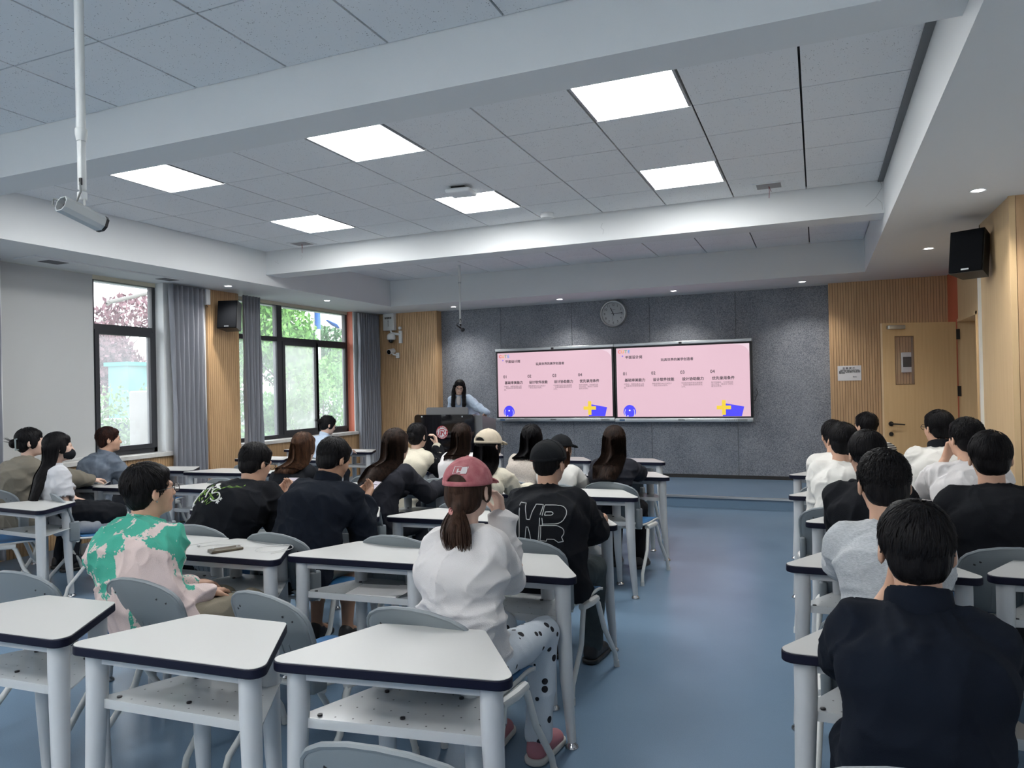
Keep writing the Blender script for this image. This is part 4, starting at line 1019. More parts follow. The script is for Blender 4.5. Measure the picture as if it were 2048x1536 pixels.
        for axi in range(3):
            sl0 = [slice(None)]*3; sl1 = [slice(None)]*3; sl0[axi] = slice(0,-1); sl1[axi] = slice(1,None)
            A, B = ins[tuple(sl0)], ins[tuple(sl1)]; e = np.argwhere(A != B); fl_ = A[tuple(e.T)]
            u, w = [(1,2),(2,0),(0,1)][axi]
            e_ok = (e[:,u] > 0) & (e[:,w] > 0) & (e[:,u] < N[u]-1) & (e[:,w] < N[w]-1); e = e[e_ok]; fl_ = fl_[e_ok]
            def cell(du, dw): q = e.copy(); q[:,u] += du; q[:,w] += dw; return idx[tuple(q.T)]
            q = np.stack([cell(-1,-1), cell(0,-1), cell(0,0), cell(-1,0)], 1)
            q[~fl_] = q[~fl_][:, ::-1]; F.append(q)
        F = np.concatenate(F); F = F[(F >= 0).all(1)]
        return P, F
def np_mesh(P, F, name, m, parent=None, smooth=True):
    me = bpy.data.meshes.new(name); nv, nf = len(P), len(F); k = F.shape[1]
    me.vertices.add(nv); me.vertices.foreach_set('co', np.ascontiguousarray(P, np.float32).ravel())
    me.loops.add(nf*k); me.loops.foreach_set('vertex_index', np.ascontiguousarray(F, np.int32).ravel())
    me.polygons.add(nf); me.polygons.foreach_set('loop_start', np.arange(0, nf*k, k, dtype=np.int32)); me.polygons.foreach_set('loop_total', np.full(nf, k, np.int32))
    me.update(calc_edges=True)
    if smooth: me.polygons.foreach_set('use_smooth', np.ones(nf, bool))
    if m: me.materials.append(m)
    o = bpy.data.objects.new(name, me); COL.objects.link(o)
    if parent: o.parent = parent
    return o
def normals_of(P, F):
    n = np.cross(P[F[:,2]]-P[F[:,0]], P[F[:,3]]-P[F[:,1]]); N = np.zeros_like(P)
    for i in range(4): 
        for c in range(3): N[:,c] += np.bincount(F[:,i], n[:,c], len(P))
    return N/(np.linalg.norm(N, axis=1)[:,None]+1e-12)
def folds(P, F, amp, seed, fr=7, box=None):
    N = normals_of(P, F); q = P+seed*3.1
    w = np.stack([vnoise(q*4), vnoise(q*4+9), vnoise(q*4+17)], 1)-.5
    a = vnoise((q+w*.16)*V(fr, fr, fr*1.7)); b = vnoise((q+w*.2)*V(fr*1.3, fr*1.3, fr*.6)@rotm(.5,.4,.2)+5); c = vnoise((q+w*.1)*fr*2.3@rotm(.2,.9,.4)+11)
    r = (1-np.abs(2*a-1))**3*.7+(1-np.abs(2*b-1))**4*.7+(1-np.abs(2*c-1))**4*.30+.25*vnoise(q*fr*.5)
    return P+N*((r-.4)*amp)[:,None]
def rotm(x, y, z): return np.array(Euler((x,y,z)).to_matrix())
def ribbons(paths, w, name, m, parent, rng, taper=True):
    """paths: array n x k x 3 ; tent-shaped tapered strips"""
    A = np.array(paths); n, k, _ = A.shape
    T = np.gradient(A, axis=1); T /= np.linalg.norm(T, axis=2)[...,None]+1e-9
    c = A.mean(axis=(0,1)); Nn = A-c; Nn -= T*(Nn*T).sum(2)[...,None]; Nn /= np.linalg.norm(Nn, axis=2)[...,None]+1e-9
    S = np.cross(T, Nn); t = np.linspace(0,1,k); ww = w*(np.minimum(1, .5+2*t)*(1-t**3*.92))[None,:,None]*rng.uniform(.6,1.3,(n,1,1))
    L_, R_, M_ = A-S*ww, A+S*ww, A+Nn*ww*.55
    P = np.stack([L_, M_, R_], 2).reshape(-1,3)
    i = np.arange(n)[:,None]*k*3; j = np.arange(k-1)[None,:]*3; b = (i+j).ravel()
    F = np.concatenate([np.stack([b, b+1, b+4, b+3], 1), np.stack([b+1, b+2, b+5, b+4], 1)])
    return np_mesh(P, F, name, m, parent)

m_skin = mat('skin', (.52,.31,.21), .5, sss=.0, mix=((.58,.34,.24), 14, .35, .7)); m_skin2 = mat('fair_skin', (.62,.42,.33), .5)
m_skin3 = mat('tan_skin', (.40,.22,.14), .5)
def hairmat(nm, c1, c2):
    return mat(nm, c1, .48, mix=(c2, 26, .35, .75, (2,2,.25)), bump=(140,.35,3,(1,1,.12)), spec=.10)
H_bk = hairmat('black_hair', (.004,.004,.005), (.012,.011,.012)); H_br = hairmat('dark_brown_hair', (.012,.008,.007), (.045,.027,.02))
H_ba = hairmat('brown_tipped_hair', (.03,.016,.011), (.12,.06,.035))
m_eye = mat('eye_white', (.6,.58,.56), .3); m_iris = mat('dark_iris', (.01,.008,.007), .15); m_lip = mat('lip', (.36,.14,.12), .45)
m_gl = mat('black_glasses', (.01,.01,.012), .3); m_lens = thin_glass('spectacle_lens', .04)
def cloth(nm, c, rough=.9, mix=None, bump=(300,.25,3), sheen=.0): return mat(nm, c, rough, mix=mix, bump=bump, sheen=sheen, spec=.5 if max(c) > .1 else .12)

def bez(a, b, c, t): return a*(1-t)**2+2*b*t*(1-t)+c*t*t
def ik(S, Wt, l1, l2, pole):
    v = Wt-S; d = np.linalg.norm(v); 
    if d > (l1+l2)*.995: Wt = S+v/d*(l1+l2)*.995; v = Wt-S; d = np.linalg.norm(v)
    u = v/d; a = (l1*l1-l2*l2+d*d)/(2*d); h = math.sqrt(max(l1*l1-a*a, 1e-6))
    p = pole-u*(pole@u); p /= np.linalg.norm(p); return S+u*a+p*h, Wt
def hand(sd, Wr, d, n, side, s, curl=(.35,.45,.35), spread=.10, thumb=.6, k=.005):
    """Wr wrist, d pointing direction, n palm normal, side +1: thumb towards lateral"""
    d = d/np.linalg.norm(d); n = n-d*(n@d); n /= np.linalg.norm(n); lat = np.cross(d, n)*side
    for i, o in enumerate((-.030,-.010,.010,.028)):
        kn = Wr+(d*.088+lat*(-o)*1.0)*s; sd.cap(Wr+(d*.01-lat*o*.6)*s, kn, .0145*s, .0115*s, k=.012)
        L = ((.034,.022,.017),(.040,.026,.019),(.037,.024,.018),(.029,.019,.016))[i]; p = kn; ang = 0
        dr = d-lat*o*spread*14*.25; dr /= np.linalg.norm(dr)
        for j in range(3):
            ang += curl[j]*(1+.08*i); v = dr*math.cos(ang)+n*math.sin(ang); q = p+v*L[j]*s
            sd.cap(p, q, (.0090-.0008*j)*s, (.0084-.0008*j)*s, k=k); p = q
    tb = Wr+(d*.022+lat*.026)*s; v = d*math.cos(thumb)+lat*math.sin(thumb)+n*.35; v /= np.linalg.norm(v)
    m1 = tb+v*.034*s; v2 = v*.8+d*.35+n*.25; v2 /= np.linalg.norm(v2); m2 = m1+v2*.03*s; m3 = m2+(v2+n*.2)*.024*s
    sd.cap(tb-v*.012*s, m1, .0135*s, .0115*s, k=.01).cap(m1, m2, .0105*s, .0098*s, k=k).cap(m2, m3, .0095*s, .0085*s, k=k)

def person(label, x, y, yaw, top, s=.92, hy=0, hp=0, hr=0, fem=False, skin=None, hair='short', hm=None, shirt=None, sleeve='long', loose=.014,
           pants=None, shorts=False, shoes=None, hands=('desk','desk'), cap=None, glasses=False, face=False, near=False, knee=.40, ank=.34, seed=1, seat=.465,
           stand=False, hood=False, collar=None, fold=.010, hl=.30, pose=None, floor=0, extra=None, sw=None, wide=1.0, front_locks=False, pw=.34, collar_mat=None, kneex=.10, tilt=0):
    if not stand:      # same sightlines, true size
        kk = lambda q: (q[0]*KS, q[1]*KS, 1.5+(q[2]-1.5)*KS)
        x, y = x*KS, y*KS; top = kk(top); s *= KS; seat = .432; hands = tuple(h if (h is None or isinstance(h, str)) else (kk(h[0]),)+tuple(h[1:]) for h in hands)
    rng = np.random.default_rng(seed); skin = skin or (m_skin2 if fem else m_skin); hm = hm or H_bk
    r = empty('person', (x, y, floor), math.radians(yaw), label, 'person')
    cy, sy = math.cos(math.radians(yaw)), math.sin(math.radians(yaw))
    def loc(p): dx, dy = p[0]-x, p[1]-y; return V(cy*dx+sy*dy, -sy*dx+cy*dy, p[2]-floor)
    T = loc(top); Rh = rotm(math.radians(hp), math.radians(hr), 0); Rh = rotm(0,0,math.radians(hy)) @ Rh
    C = T-Rh@V(0,0,.118)*s
    P0 = V(0,0,seat+.085*s) if not stand else V(0,0,.93*s)
    nb = Rh@V(0,-.02,-.09)*s; P3 = C+nb+V(0,-.012,-.075)*s
    v = P3-P0; d = np.linalg.norm(v); Lt = .50*s; bulge = min(.09, .5*math.sqrt(max(Lt*Lt-d*d, .0004)))*.75
    back = V(0,-1,0)-v/d*(V(0,-1,0)@(v/d)); back /= np.linalg.norm(back); up = v/d
    P1 = P0+v*.33+back*bulge*.8; P2 = P0+v*.70+back*bulge
    w = sw or (.128 if fem else .145); shw = w*s; Sh = {}
    sdir = (P3-P2)/np.linalg.norm(P3-P2)
    for sg in (-1, 1): Sh[sg] = P3-sdir*.068*s+V(sg*shw, .020*s, 0)
    # ---- arms
    presets = {'desk': (V(.13,.44,.752), V(-.5,.8,0), V(0,0,-1)), 'desk_near': (V(.10,.34,.80), V(-.8,.5,0), V(0,0,-1)), 'lap': (V(.08,.25,seat+.20), V(-.4,.9,-.1), V(0,0,-1))}
    arms = {}
    for sg, h in ((-1, hands[0]), (1, hands[1])):
        if h is None: h = 'lap'
        pole = V(sg*pw, -.30, -1.)
        if isinstance(h, str): w0, dd, nn = presets[h]; w0 = w0*V(sg,1,1); dd = dd*V(sg,1,1); cu = (.3,.4,.3)
        else:
            w0 = loc(h[0]) if h[0][2] > -50 else V(*h[0]); dd = V(*h[1]); nn = V(*h[2]); cu = h[3] if len(h) > 3 else (.3,.4,.3)
            if len(h) > 4: pole = V(*h[4])
        E, w0 = ik(Sh[sg], w0, .275*s, .24*s, pole); arms[sg] = (E, w0, dd, nn, cu)
    legs = {}
    for sg in (-1, 1):
        if stand: legs[sg] = (V(sg*.09*s,0,.88*s), V(sg*.10,.02,.48*s), V(sg*.10,-.01,.09))
        else: legs[sg] = (V(sg*.085*s,.02,seat+.075*s), V(sg*kneex, knee*s+.02, seat+.055*s), V(sg*kneex*1.05, ank if not isinstance(ank, tuple) else ank[0 if sg < 0 else 1], .09))
    # ---- body: one continuous skin
    res = .0062 if near else .0085
    B = SDF(res); sh_ = .8
    B.ell(C+Rh@V(0,-.012,.025)*s, V(.074,.092,.090)*s, Rh).ell(C+Rh@V(0,.026,-.028)*s, V(.058,.064,.084)*s, Rh, k=.02)
    B.ell(C+Rh@V(0,.036,-.078)*s, V(.040,.044,.032)*s, Rh, k=.025)
    for sg in (-1,1): B.ell(C+Rh@V(sg*.034,.048,-.026)*s, V(.026,.03,.032)*s, Rh, k=.02)
    B.cap(C+Rh@V(0,.088,.0)*s, C+Rh@V(0,.100,-.030)*s, .007*s, .0115*s, k=.012)
    for sg in (-1,1): B.ell(C+Rh@V(sg*.010,.094,-.033)*s, V(.008,.009,.007)*s, Rh, k=.006)
    B.cap(C+Rh@V(-.034,.076,.018)*s, C+Rh@V(.034,.076,.018)*s, .011*s, k=.015)
    for sg in (-1,1): B.ell(C+Rh@V(sg*.031,.096,.001)*s, V(.017,.013,.010)*s, Rh, k=.010, op='s')
    B.cap(C+Rh@V(-.017,.084,-.059)*s, C+Rh@V(.017,.084,-.059)*s, .0075*s, k=.008).ell(C+Rh@V(0,.070,-.094)*s, V(.02,.018,.016)*s, Rh, k=.015)
    for sg in (-1,1):
        Re = Rh@rotm(math.radians(-12),0,sg*.35)
        B.ell(C+Rh@V(sg*.080,-.012,-.010)*s, V(.0095,.019,.031)*s, Re, k=.007).ell(C+Rh@V(sg*.088,-.006,-.006)*s, V(.007,.009,.017)*s, Re, k=.005, op='s')
    nr = (.044 if fem else .053)*s
    B.cap(C+Rh@V(0,-.030,-.065)*s, P3+V(0,.0,-.01), nr, nr*1.08, k=.025)
    tr = .84
    B.cap(P0, P1, .088*s*tr, .080*s*tr, .72, k=.03).cap(P1, P2, .080*s*tr, .090*s*tr, .72, k=.03).cap(P2, P3-sdir*.09*s, .090*s*tr, .065*s*tr, .68, k=.03)
    for sg in (-1,1):
        E, w0, dd, nn, cu = arms[sg]
        B.cap(P3+sdir*.005, Sh[sg], .026*s, .032*s, k=.03).cap(Sh[sg], E, .043*s, .035*s, k=.02).cap(E, w0, .036*s, .024*s, k=.012)
        hand(B, w0, dd, nn, -1 if sg > 0 else 1, s, cu)
        if shorts: h_, k_, a_ = legs[sg]; B.cap(P0, h_, .07*s, .07*s, k=.02).cap(h_, k_, .068*s, .050*s, k=.02).cap(k_, k_*.45+a_*.55+V(0,-.02,0), .050*s, .046*s, k=.02).cap(k_*.45+a_*.55+V(0,-.02,0), a_, .044*s, .030*s, k=.02).cap(a_, a_+V(0,.12,-.055), .030*s, .024*s, k=.02)
    P, F = B.mesh(); body = np_mesh(P, F, 'body', skin, r)
    # ---- shirt
    wf = (.94 if fem else 1.0)*wide
    def addshirt(t, Sm, extra_r=0):
        Sm.cap(P0-up*.03, P1, (.098*s+t)*wf, (.090*s+t)*wf, .69, k=.035).cap(P1, P2, (.090*s+t)*wf, (.102*s+t)*wf, .70, k=.035).cap(P2, P3-sdir*.085*s, (.102*s+t)*wf, (.072*s+t)*wf, .66, k=.035)
        for sg in (-1,1):
            E, w0, dd, nn, cu = arms[sg]
            Sm.cap(P3-sdir*.004, Sh[sg], .034*s+t*.5, .044*s+t*.5, k=.035)
            if sleeve == 'long':
                Sm.cap(Sh[sg], E, .050*s+t, .042*s+t, k=.03).cap(E, E*.06+w0*.94, .043*s+t, .028*s+t*.9, k=.02)
            elif sleeve == 'short':
                q = .84 if not fem else .62; e2 = Sh[sg]*(1-q)+E*q; Sm.cap(Sh[sg], e2, .051*s+t, .050*s+t*1.3, k=.03)
                ax_ = (E-Sh[sg])/np.linalg.norm(E-Sh[sg])
    Sm = SDF(.0078 if near else .010); addshirt(loose, Sm)
    if sleeve == 'short':   # square sleeve ends cut away
        for sg in (-1,1):
            E, w0, dd, nn, cu = arms[sg]; q = .84 if not fem else .62; ax_ = (E-Sh[sg]); L_ = np.linalg.norm(ax_); ax_ /= L_
            Sm.cap(Sh[sg]+ax_*(L_*q+.052), E+ax_*.02, .075*s, .07*s, k=.004, op='s')
            Sm.cap(E, w0, .055*s, .05*s, k=.004, op='s')
    # reopen the neck
    Sm.cap(P3+V(0,.012,.008), C+Rh@V(0,.01,-.03)*s, nr*1.04, nr*1.2, k=.010, op='s')
    Sm.half(V(0,0,seat+.004 if not stand else .70*s), V(0,0,-1))
    P, F = Sm.mesh(); P = folds(P, F, fold*1.6 if near else fold, seed, 7 if near else 6)
    so = np_mesh(P, F, 'shirt', shirt or cloth('plain_grey_cloth',(.4,.4,.4)), r)
    if collar:
        Cc = SDF(.0055); ua = (C+Rh@V(0,-.02,-.06)*s-P3); ua /= np.linalg.norm(ua); c0 = P3+V(0,.0,.0)
        hc = .068 if collar == 'high' else .052
        Cc.cap(c0, c0+ua*.12*s, nr*1.62, nr*1.28, k=.01).cap(c0-ua*.05, c0+ua*.2*s, nr*1.24, nr*1.12, k=.004, op='s').half(c0+ua*hc*s, ua+V(0,.25,0)).half(c0+ua*.005*s, -ua)
        P, F = Cc.mesh()
        if len(F): P = folds(P, F, .003, seed+4, 14); np_mesh(P, F, 'collar', collar_mat or shirt, so)
    if hood:
        Hd = SDF(.008); q = P3+V(0,-.055,-.025)*s
        Hd.ell(q, V(.135,.055,.062)*s, rotm(-.5,0,0)).ell(q+V(0,-.02,-.04)*s, V(.09,.045,.07)*s, k=.03).cap(P3+V(-.07,-.01,.02)*s, P3+V(-.05,.06,-.01)*s, .030*s, .022*s, k=.03).cap(P3+V(.07,-.01,.02)*s, P3+V(.05,.06,-.01)*s, .030*s, .022*s, k=.03)
        Hd.cap(P3+V(0,.012,-.02), C+Rh@V(0,.0,0), nr*1.25, nr*1.5, k=.012, op='s')
        P, F = Hd.mesh(); P = folds(P, F, .008, seed+5, 9); np_mesh(P, F, 'hood', shirt, so)
    # ---- trousers and shoes
    Pm = SDF(.011 if not near else .009); t = .012
    Pm.ell(P0+V(0,.012,-.018), V(.145*s,.100*s,.080*s), k=.02)
    for sg in (-1,1):
        h_, k_, a_ = legs[sg]
        if shorts: Pm.cap(h_, h_*.12+k_*.88, .082*s, .078*s, k=.03)
        else: Pm.cap(h_, k_, .082*s, .062*s, k=.03).cap(k_, a_+V(0,0,.01), .062*s, .054*s, k=.02)
    if not stand: Pm.half(V(0,0,seat-.002), V(0,0,-1)) if shorts else None
    P, F = Pm.mesh()
    if not stand:   # rest on the seat
        m_ = (P[:,2] < seat) & (P[:,1] < .24*s) & (P[:,1] > -.2) & (P[:,2] > seat-.12); P[m_, 2] = seat
    P = folds(P, F, .010, seed+2, 6); po = np_mesh(P, F, 'trousers', pants or cloth('dark_trousers',(.02,.022,.028)), r)
    for sg in (-1,1):
        a_ = legs[sg][2]; Z = SDF(.007)
        Z.cap(a_+V(0,-.03,-.045), a_+V(sg*.012,.13,-.058), .038, .036, .95, k=.02).cap(a_+V(0,-.02,-.01), a_+V(0,.03,-.03), .040,.034,k=.02).half(V(0,0,.003), V(0,0,-1))
        P, F = Z.mesh(); sh = np_mesh(P, F, 'shoe', shoes or mat('black_shoe',(.012,.012,.014),.5), r)
        S2 = SDF(.007).cap(a_+V(0,-.035,-.075), a_+V(sg*.012,.14,-.075), .043,.040,.92,k=.01).half(V(0,0,.028),V(0,0,1)).half(V(0,0,.002),V(0,0,-1))
        P, F = S2.mesh(); np_mesh(P, F, 'sole', mat('white_sole',(.5,.5,.48),.6) if shoes else m_black, sh)
    # ---- hair
    def hp_(p): return C+Rh@(np.asarray(p)*s)
    hb = SDF(.006 if near else .008)
    hb.ell(hp_((0,-.022,.036)), V(.083,.097,.090)*s*(.95 if cap else 1), Rh, k=.02)
    if hair in ('short','curly','fade'):
        if hair == 'fade': hb.ell(hp_((0,-.055,-.008)), V(.066,.048,.058)*s, Rh, k=.02)
        else: hb.ell(hp_((0,-.055,-.020)), V(.074,.053,.066)*s, Rh, k=.025)
        hb.ell(hp_((0,.040,.072)), V(.062,.045,.036)*s, Rh, k=.025)
        for sg in (-1,1): hb.ell(hp_((sg*.070,.004,.022)), V(.014,.03,.032)*s, Rh, k=.012)
    elif hair == 'none': pass
    else:
        hb.ell(hp_((0,-.055,-.02)), V(.077,.056,.07)*s, Rh, k=.025).ell(hp_((0,.030 if face and hair == 'long' else .035,.076 if face and hair == 'long' else .070)), V(.064,.045,.034)*s, Rh, k=.025)
        for sg in (-1,1): hb.ell(hp_((sg*.072,.012,.0)), V(.015,.034,.055)*s, Rh, k=.015)
    nst = 1500 if near else 520; paths = []
    secs = None
    if hair in ('long','wavy'):
        low = P3+(P2-P3)*hl/.25
        secs = [(hp_((0,-.018,.060)), .080*s, .085*s), (hp_((0,-.022,.02)), .090*s, .098*s), (C+Rh@V(0,-.034,-.045)*s, .092*s, .084*s), (P3+V(0,-.012,.035)+back*.012, .098*s, .070*s),
                (P3-sdir*.05*s+back*(.062*s+loose*.6), .112*s, .062*s), (P3*.5+low*.5+back*(.092*s+loose), .108*s, .054*s), (low+back*(.110*s+loose), .085*s, .040*s)]
    if hair == 'bun':
        bc = hp_((0,-.125,-.005)) if extra != 'highbun' else hp_((0,-.115,.01)); hb.ell(bc, V(.040,.036,.038)*s, k=.012)
    if hair == 'pony':
        t0_ = hp_((0,-.105,-.055)); t1 = t0_+V(.012,-.045,-.07)*s; t2 = t0_+V(.03,-.045,-.17)*s; hb.cap(t0_, t1, .022*s, .030*s, k=.02).cap(t1, t2, .030*s, .012*s, k=.02)
    if hair != 'none':
        P, F = hb.mesh(); N_ = normals_of(P, F)
        rid = vnoise((P@rotm(0,0,.3))*V(90,90,14)+seed)-.5
        P = P+N_*(rid*.005)[:,None]
        ho = np_mesh(P, F, 'hair', hm, r)
        # strands over the crown
        cr = np.array((.01,-.05,.10)); E_ = V(.086,.100,.094)*(.955 if cap else 1)
        for i in range(nst):
            for _ in range(60 if cap else 9):
                q = rng.normal(size=3); q /= np.linalg.norm(q); p = q*E_+V(0,-.022,.036)
                if p[1] > .055 and p[2] < (.085 if face and hair == 'long' else .06): continue
                if p[2] < -.035: continue
                if cap and p[2] > .0 and not (cap[1] == 'strap' and p[1] < -.10 and abs(p[0]) < .03 and p[2] < .05): continue
                if abs(p[0]) > .06 and p[1] > -.01 and p[2] < .0 and hair in ('short','curly','fade'): continue
                break
            dr = p-cr; dr = dr-q*(dr@q); dr = dr/(np.linalg.norm(dr)+1e-6)+rng.normal(size=3)*(.28 if hair != 'curly' else .7)
            if p[1] < .03: dr += V(0,-.1,-.8)
            L_ = (.052 if hair in ('short','fade') else .05)*rng.uniform(.5,1.3); pts = []; pp = p.copy(); lift = rng.uniform(.0,.05)**1.0
            for j in range(6):
                t = j/5; rel = (pp-V(0,-.022,.036))/E_; rel /= np.linalg.norm(rel)
                o_ = 1.0+lift*t+(.012 if hair != 'curly' else .03*math.sin(j*1.5+i))
                if hair == 'fade' and pp[2] < 0: o_ = 1.0
                if hair == 'short': o_ += .06*max(0,t-.5)*rng.uniform(0,1)
                pts.append(C+Rh@((V(0,-.022,.036)+rel*E_*o_)*s)); tn = dr-rel*(dr@rel); pp = pp+tn/(np.linalg.norm(tn)+1e-6)*L_/5
                if pp[2] < -.06: pp[2] = -.06
            paths.append(pts)
        ribbons(paths, .0028 if near else .0042, 'hair_strand_layer', hm, ho, rng)
        if secs:
            paths = []; K = 16; n_l = 1500 if near else 620; m_s = len(secs)-1
            me_ = so.data; cc = np.empty(len(me_.vertices)*3, np.float32); me_.vertices.foreach_get('co', cc); cc = cc.reshape(-1,3).astype(float)
            bv = BVHTree.FromPolygons([tuple(c) for c in cc], [tuple(q.vertices) for q in me_.polygons])
            for k_ in range(3, len(secs)):
                c, rx, ry = secs[k_]; hs = []
                for xo in (-.6*rx, 0, .6*rx):
                    h_ = bv.ray_cast(Vector(c+back*.5+V(xo,0,0)), Vector(-back))
                    if h_[0] is not None: hs.append((np.array(h_[0])-c)@back)
                if hs: c2 = c+back*(max(hs)-ry*.45); secs[k_] = (c2 if (c2-c)@back > (-.03 if k_ > 3 else 0) else c, rx, ry)
            if cap: secs = secs[1:]; secs[0] = (hp_((0,-.034,-.004)), .080*s, .080*s)
            m_s = len(secs)-1; A_ = np.array([q[0] for q in secs]); RX = np.array([q[1] for q in secs]); RY = np.array([q[2] for q in secs])
            def at_(t):
                t = min(max(t,0), m_s-1e-4); k_ = int(t); f = t-k_
                def cr_(X): 
                    p0, p1, p2, p3 = X[max(k_-1,0)], X[k_], X[k_+1], X[min(k_+2,m_s)]
                    return .5*((2*p1)+(-p0+p2)*f+(2*p0-5*p1+4*p2-p3)*f*f+(-p0+3*p1-3*p2+p3)*f**3)
                return cr_(A_), cr_(RX), cr_(RY)
            Pv = []; nu = 28; nv_ = 26
            for j in range(nv_+1):
                c, rx, ry = at_(j/nv_*m_s*.97); e = 1 if j < nv_ else .3
                for i in range(nu): a = 2*PI*i/nu; jt = 1+.03*math.sin(a*7+j*.2)+.02*math.sin(a*13); Pv.append(c+V(rx*.97*math.sin(a)*e*jt,0,0)+back*(ry*(.97 if math.cos(a) > 0 else .25)*math.cos(a)*e*jt))
            Fv = [(j*nu+i, j*nu+(i+1)%nu, (j+1)*nu+(i+1)%nu, (j+1)*nu+i) for j in range(nv_) for i in range(nu)]+[tuple(range(nv_*nu, nv_*nu+nu))]
            MB().add([tuple(p) for p in Pv], Fv).build('hair_length', hm, ho, 'all')
            for i in range(n_l):
                u = rng.uniform(-1,1)*1.8; t_end = rng.uniform(.93,1.05) if rng.random() > .2 else rng.uniform(.5,.93); rr_ = rng.uniform(1.0,1.06); ph = rng.uniform(0,6); pts = []; t_b = rng.uniform(0,.14); du = rng.normal()*.12
                for j in range(K):
                    t = (t_b+(t_end-t_b)*j/(K-1)); c, rx, ry = at_(t*m_s); ex = max(0, t-1)*.5
                    wv = (.010 if hair == 'wavy' else .0025)*math.sin(j*(1.0 if hair == 'wavy' else .5)+ph)*t
                    uu = u+du*t; cs = math.cos(uu)
                    pts.append(c+V(rx*rr_*math.sin(uu)+wv, 0, 0)+back*(ry*rr_*cs*(1 if cs > 0 else .5))-V(0,0,ex*.6)*s)
                paths.append(pts)
            ribbons(paths, .0030 if near else .0042, 'hanging_strand_layer', hm, ho, rng)
        if front_locks:
            for sg in (-1,1):
                pa_ = [hp_((sg*.045,.045,.085)), hp_((sg*.084,.035,.02)), hp_((sg*.086,.045,-.06)), P3+V(sg*.085,.075,.0)*s, P3+V(sg*.090,.125,-.12)*s, P3+V(sg*.07,.14,-.28)*s]
                lk = SDF(.008)
                for a, b_, r_ in zip(pa_[:-1], pa_[1:], (.012,.020,.026,.030,.024)): lk.cap(a, b_, r_*s, (r_+.002)*s, k=.03)
                P, F = lk.mesh(); np_mesh(P, F, 'front_lock', hm, ho)
                A2 = np.array(pa_); paths = []
                for i in range(120):
                    o_ = rng.normal(size=3)*V(.014,.012,.0)*s; paths.append([np.array([np.interp(t, range(6), A2[:,c]) for c in range(3)])+o_*min(1,.3+t*.4) for t in np.linspace(0,5*rng.uniform(.85,1.03),12)])
                ribbons(paths, .004, 'front_strand_layer', hm, ho, rng)
        if hair in ('bun','pony'):
            paths = []
            if hair == 'bun':
                for i in range(160):
                    a = rng.uniform(0,6.28); b_ = rng.uniform(-1,1); pts = [bc+V(math.cos(a+j*.35)*.040*math.cos(b_), math.sin(b_)*.036+0, math.sin(a+j*.35)*.039*math.cos(b_))*s*rng.uniform(1,1.04) for j in range(6)]; paths.append(pts)
                for i in range(14): a = rng.uniform(-1.5,1.5); paths.append([bc+V(.03*math.sin(a),-.02,.03*math.cos(a))*s*(1+j*.22)+V(0,-.004*j,0) for j in range(6)])
            else:
                for i in range(420):
                    a = rng.uniform(0,6.28); q = rng.uniform(.4,1.1); L_ = rng.uniform(.8,1.18); pts = []
                    for j in range(8):
                        t = j/7*L_; c = bez(t0_, t1+V(.0,-.01,0), t2, min(t,1.2)); w_ = (.018+.028*math.sin(min(t,1)*2.6))*s*q
                        pts.append(c+V(math.cos(a)*w_*1.3, math.sin(a)*w_*.8, 0))
                    paths.append(pts)
            ribbons(paths, .0022, 'tied_strand_layer', hm, ho, rng)
    # ---- face
    if face:
        for sg in (-1,1):
            e = hp_((sg*.031,.0742,.001)); 
            eo = MB().lathe([(0,-.009),(.0095,-.006),(.0125,0),(.0095,.006),(0,.009)], c=e, n=14).build('eye', m_eye, body, True)
            g = hp_((sg*.031,.0838,-.0005)); ir = MB().lathe([(0,-.0055),(.0045,-.004),(.006,0),(.0045,.004),(0,.0055)], c=g, n=12).build('iris', m_iris, body, True)
            MB().tube([hp_((sg*.016,.092,.019)), hp_((sg*.032,.092,.024)), hp_((sg*.046,.082,.018))], [.0016,.0026,.001], 6).build('eyebrow', hm, body, True)
            MB().tube([hp_((sg*.019,.086,.004)), hp_((sg*.031,.090,.009)), hp_((sg*.043,.082,.004))], [.0008,.0016,.0008], 5).build('eyelash', hm, body, True)
        MB().tube([hp_((-.017,.0895,-.058)), hp_((0,.0925,-.0565)), hp_((.017,.0895,-.058))], [.001,.0026,.001], 8).build('upper_lip', m_lip, body, True)
        MB().tube([hp_((-.014,.0885,-.063)), hp_((0,.091,-.0645)), hp_((.014,.0885,-.063))], [.001,.0030,.001], 8).build('lower_lip', m_lip, body, True)
    if glasses:
        g = MB()
        for sg in (-1,1):
            c = [hp_((sg*.033+.026*math.cos(a)*(1 if abs(math.cos(a)) < .9 else .97), .103, .0+.019*math.sin(a))) for a in [k*2*PI/20 for k in range(21)]]
            g.tube(c, .0019, 6, cap=False); g.tube([hp_((sg*.058,.101,.004)), hp_((sg*.079,.07,.006)), hp_((sg*.086,-.01,.004)), hp_((sg*.084,-.03,-.008))], .0019, 6)
        g.tube([hp_((-.008,.103,.003)), hp_((0,.106,.006)), hp_((.008,.103,.003))], .0017, 6)
        go = g.build('glasses', m_gl, r, True); l_ = MB()
        for sg in (-1,1):
            c = [hp_((sg*.033+.025*math.cos(a), .103, .018*math.sin(a))) for a in [k*2*PI/16 for k in range(16)]]; l_.add(c, [tuple(range(16))])
        l_.build('lens', m_lens, go)
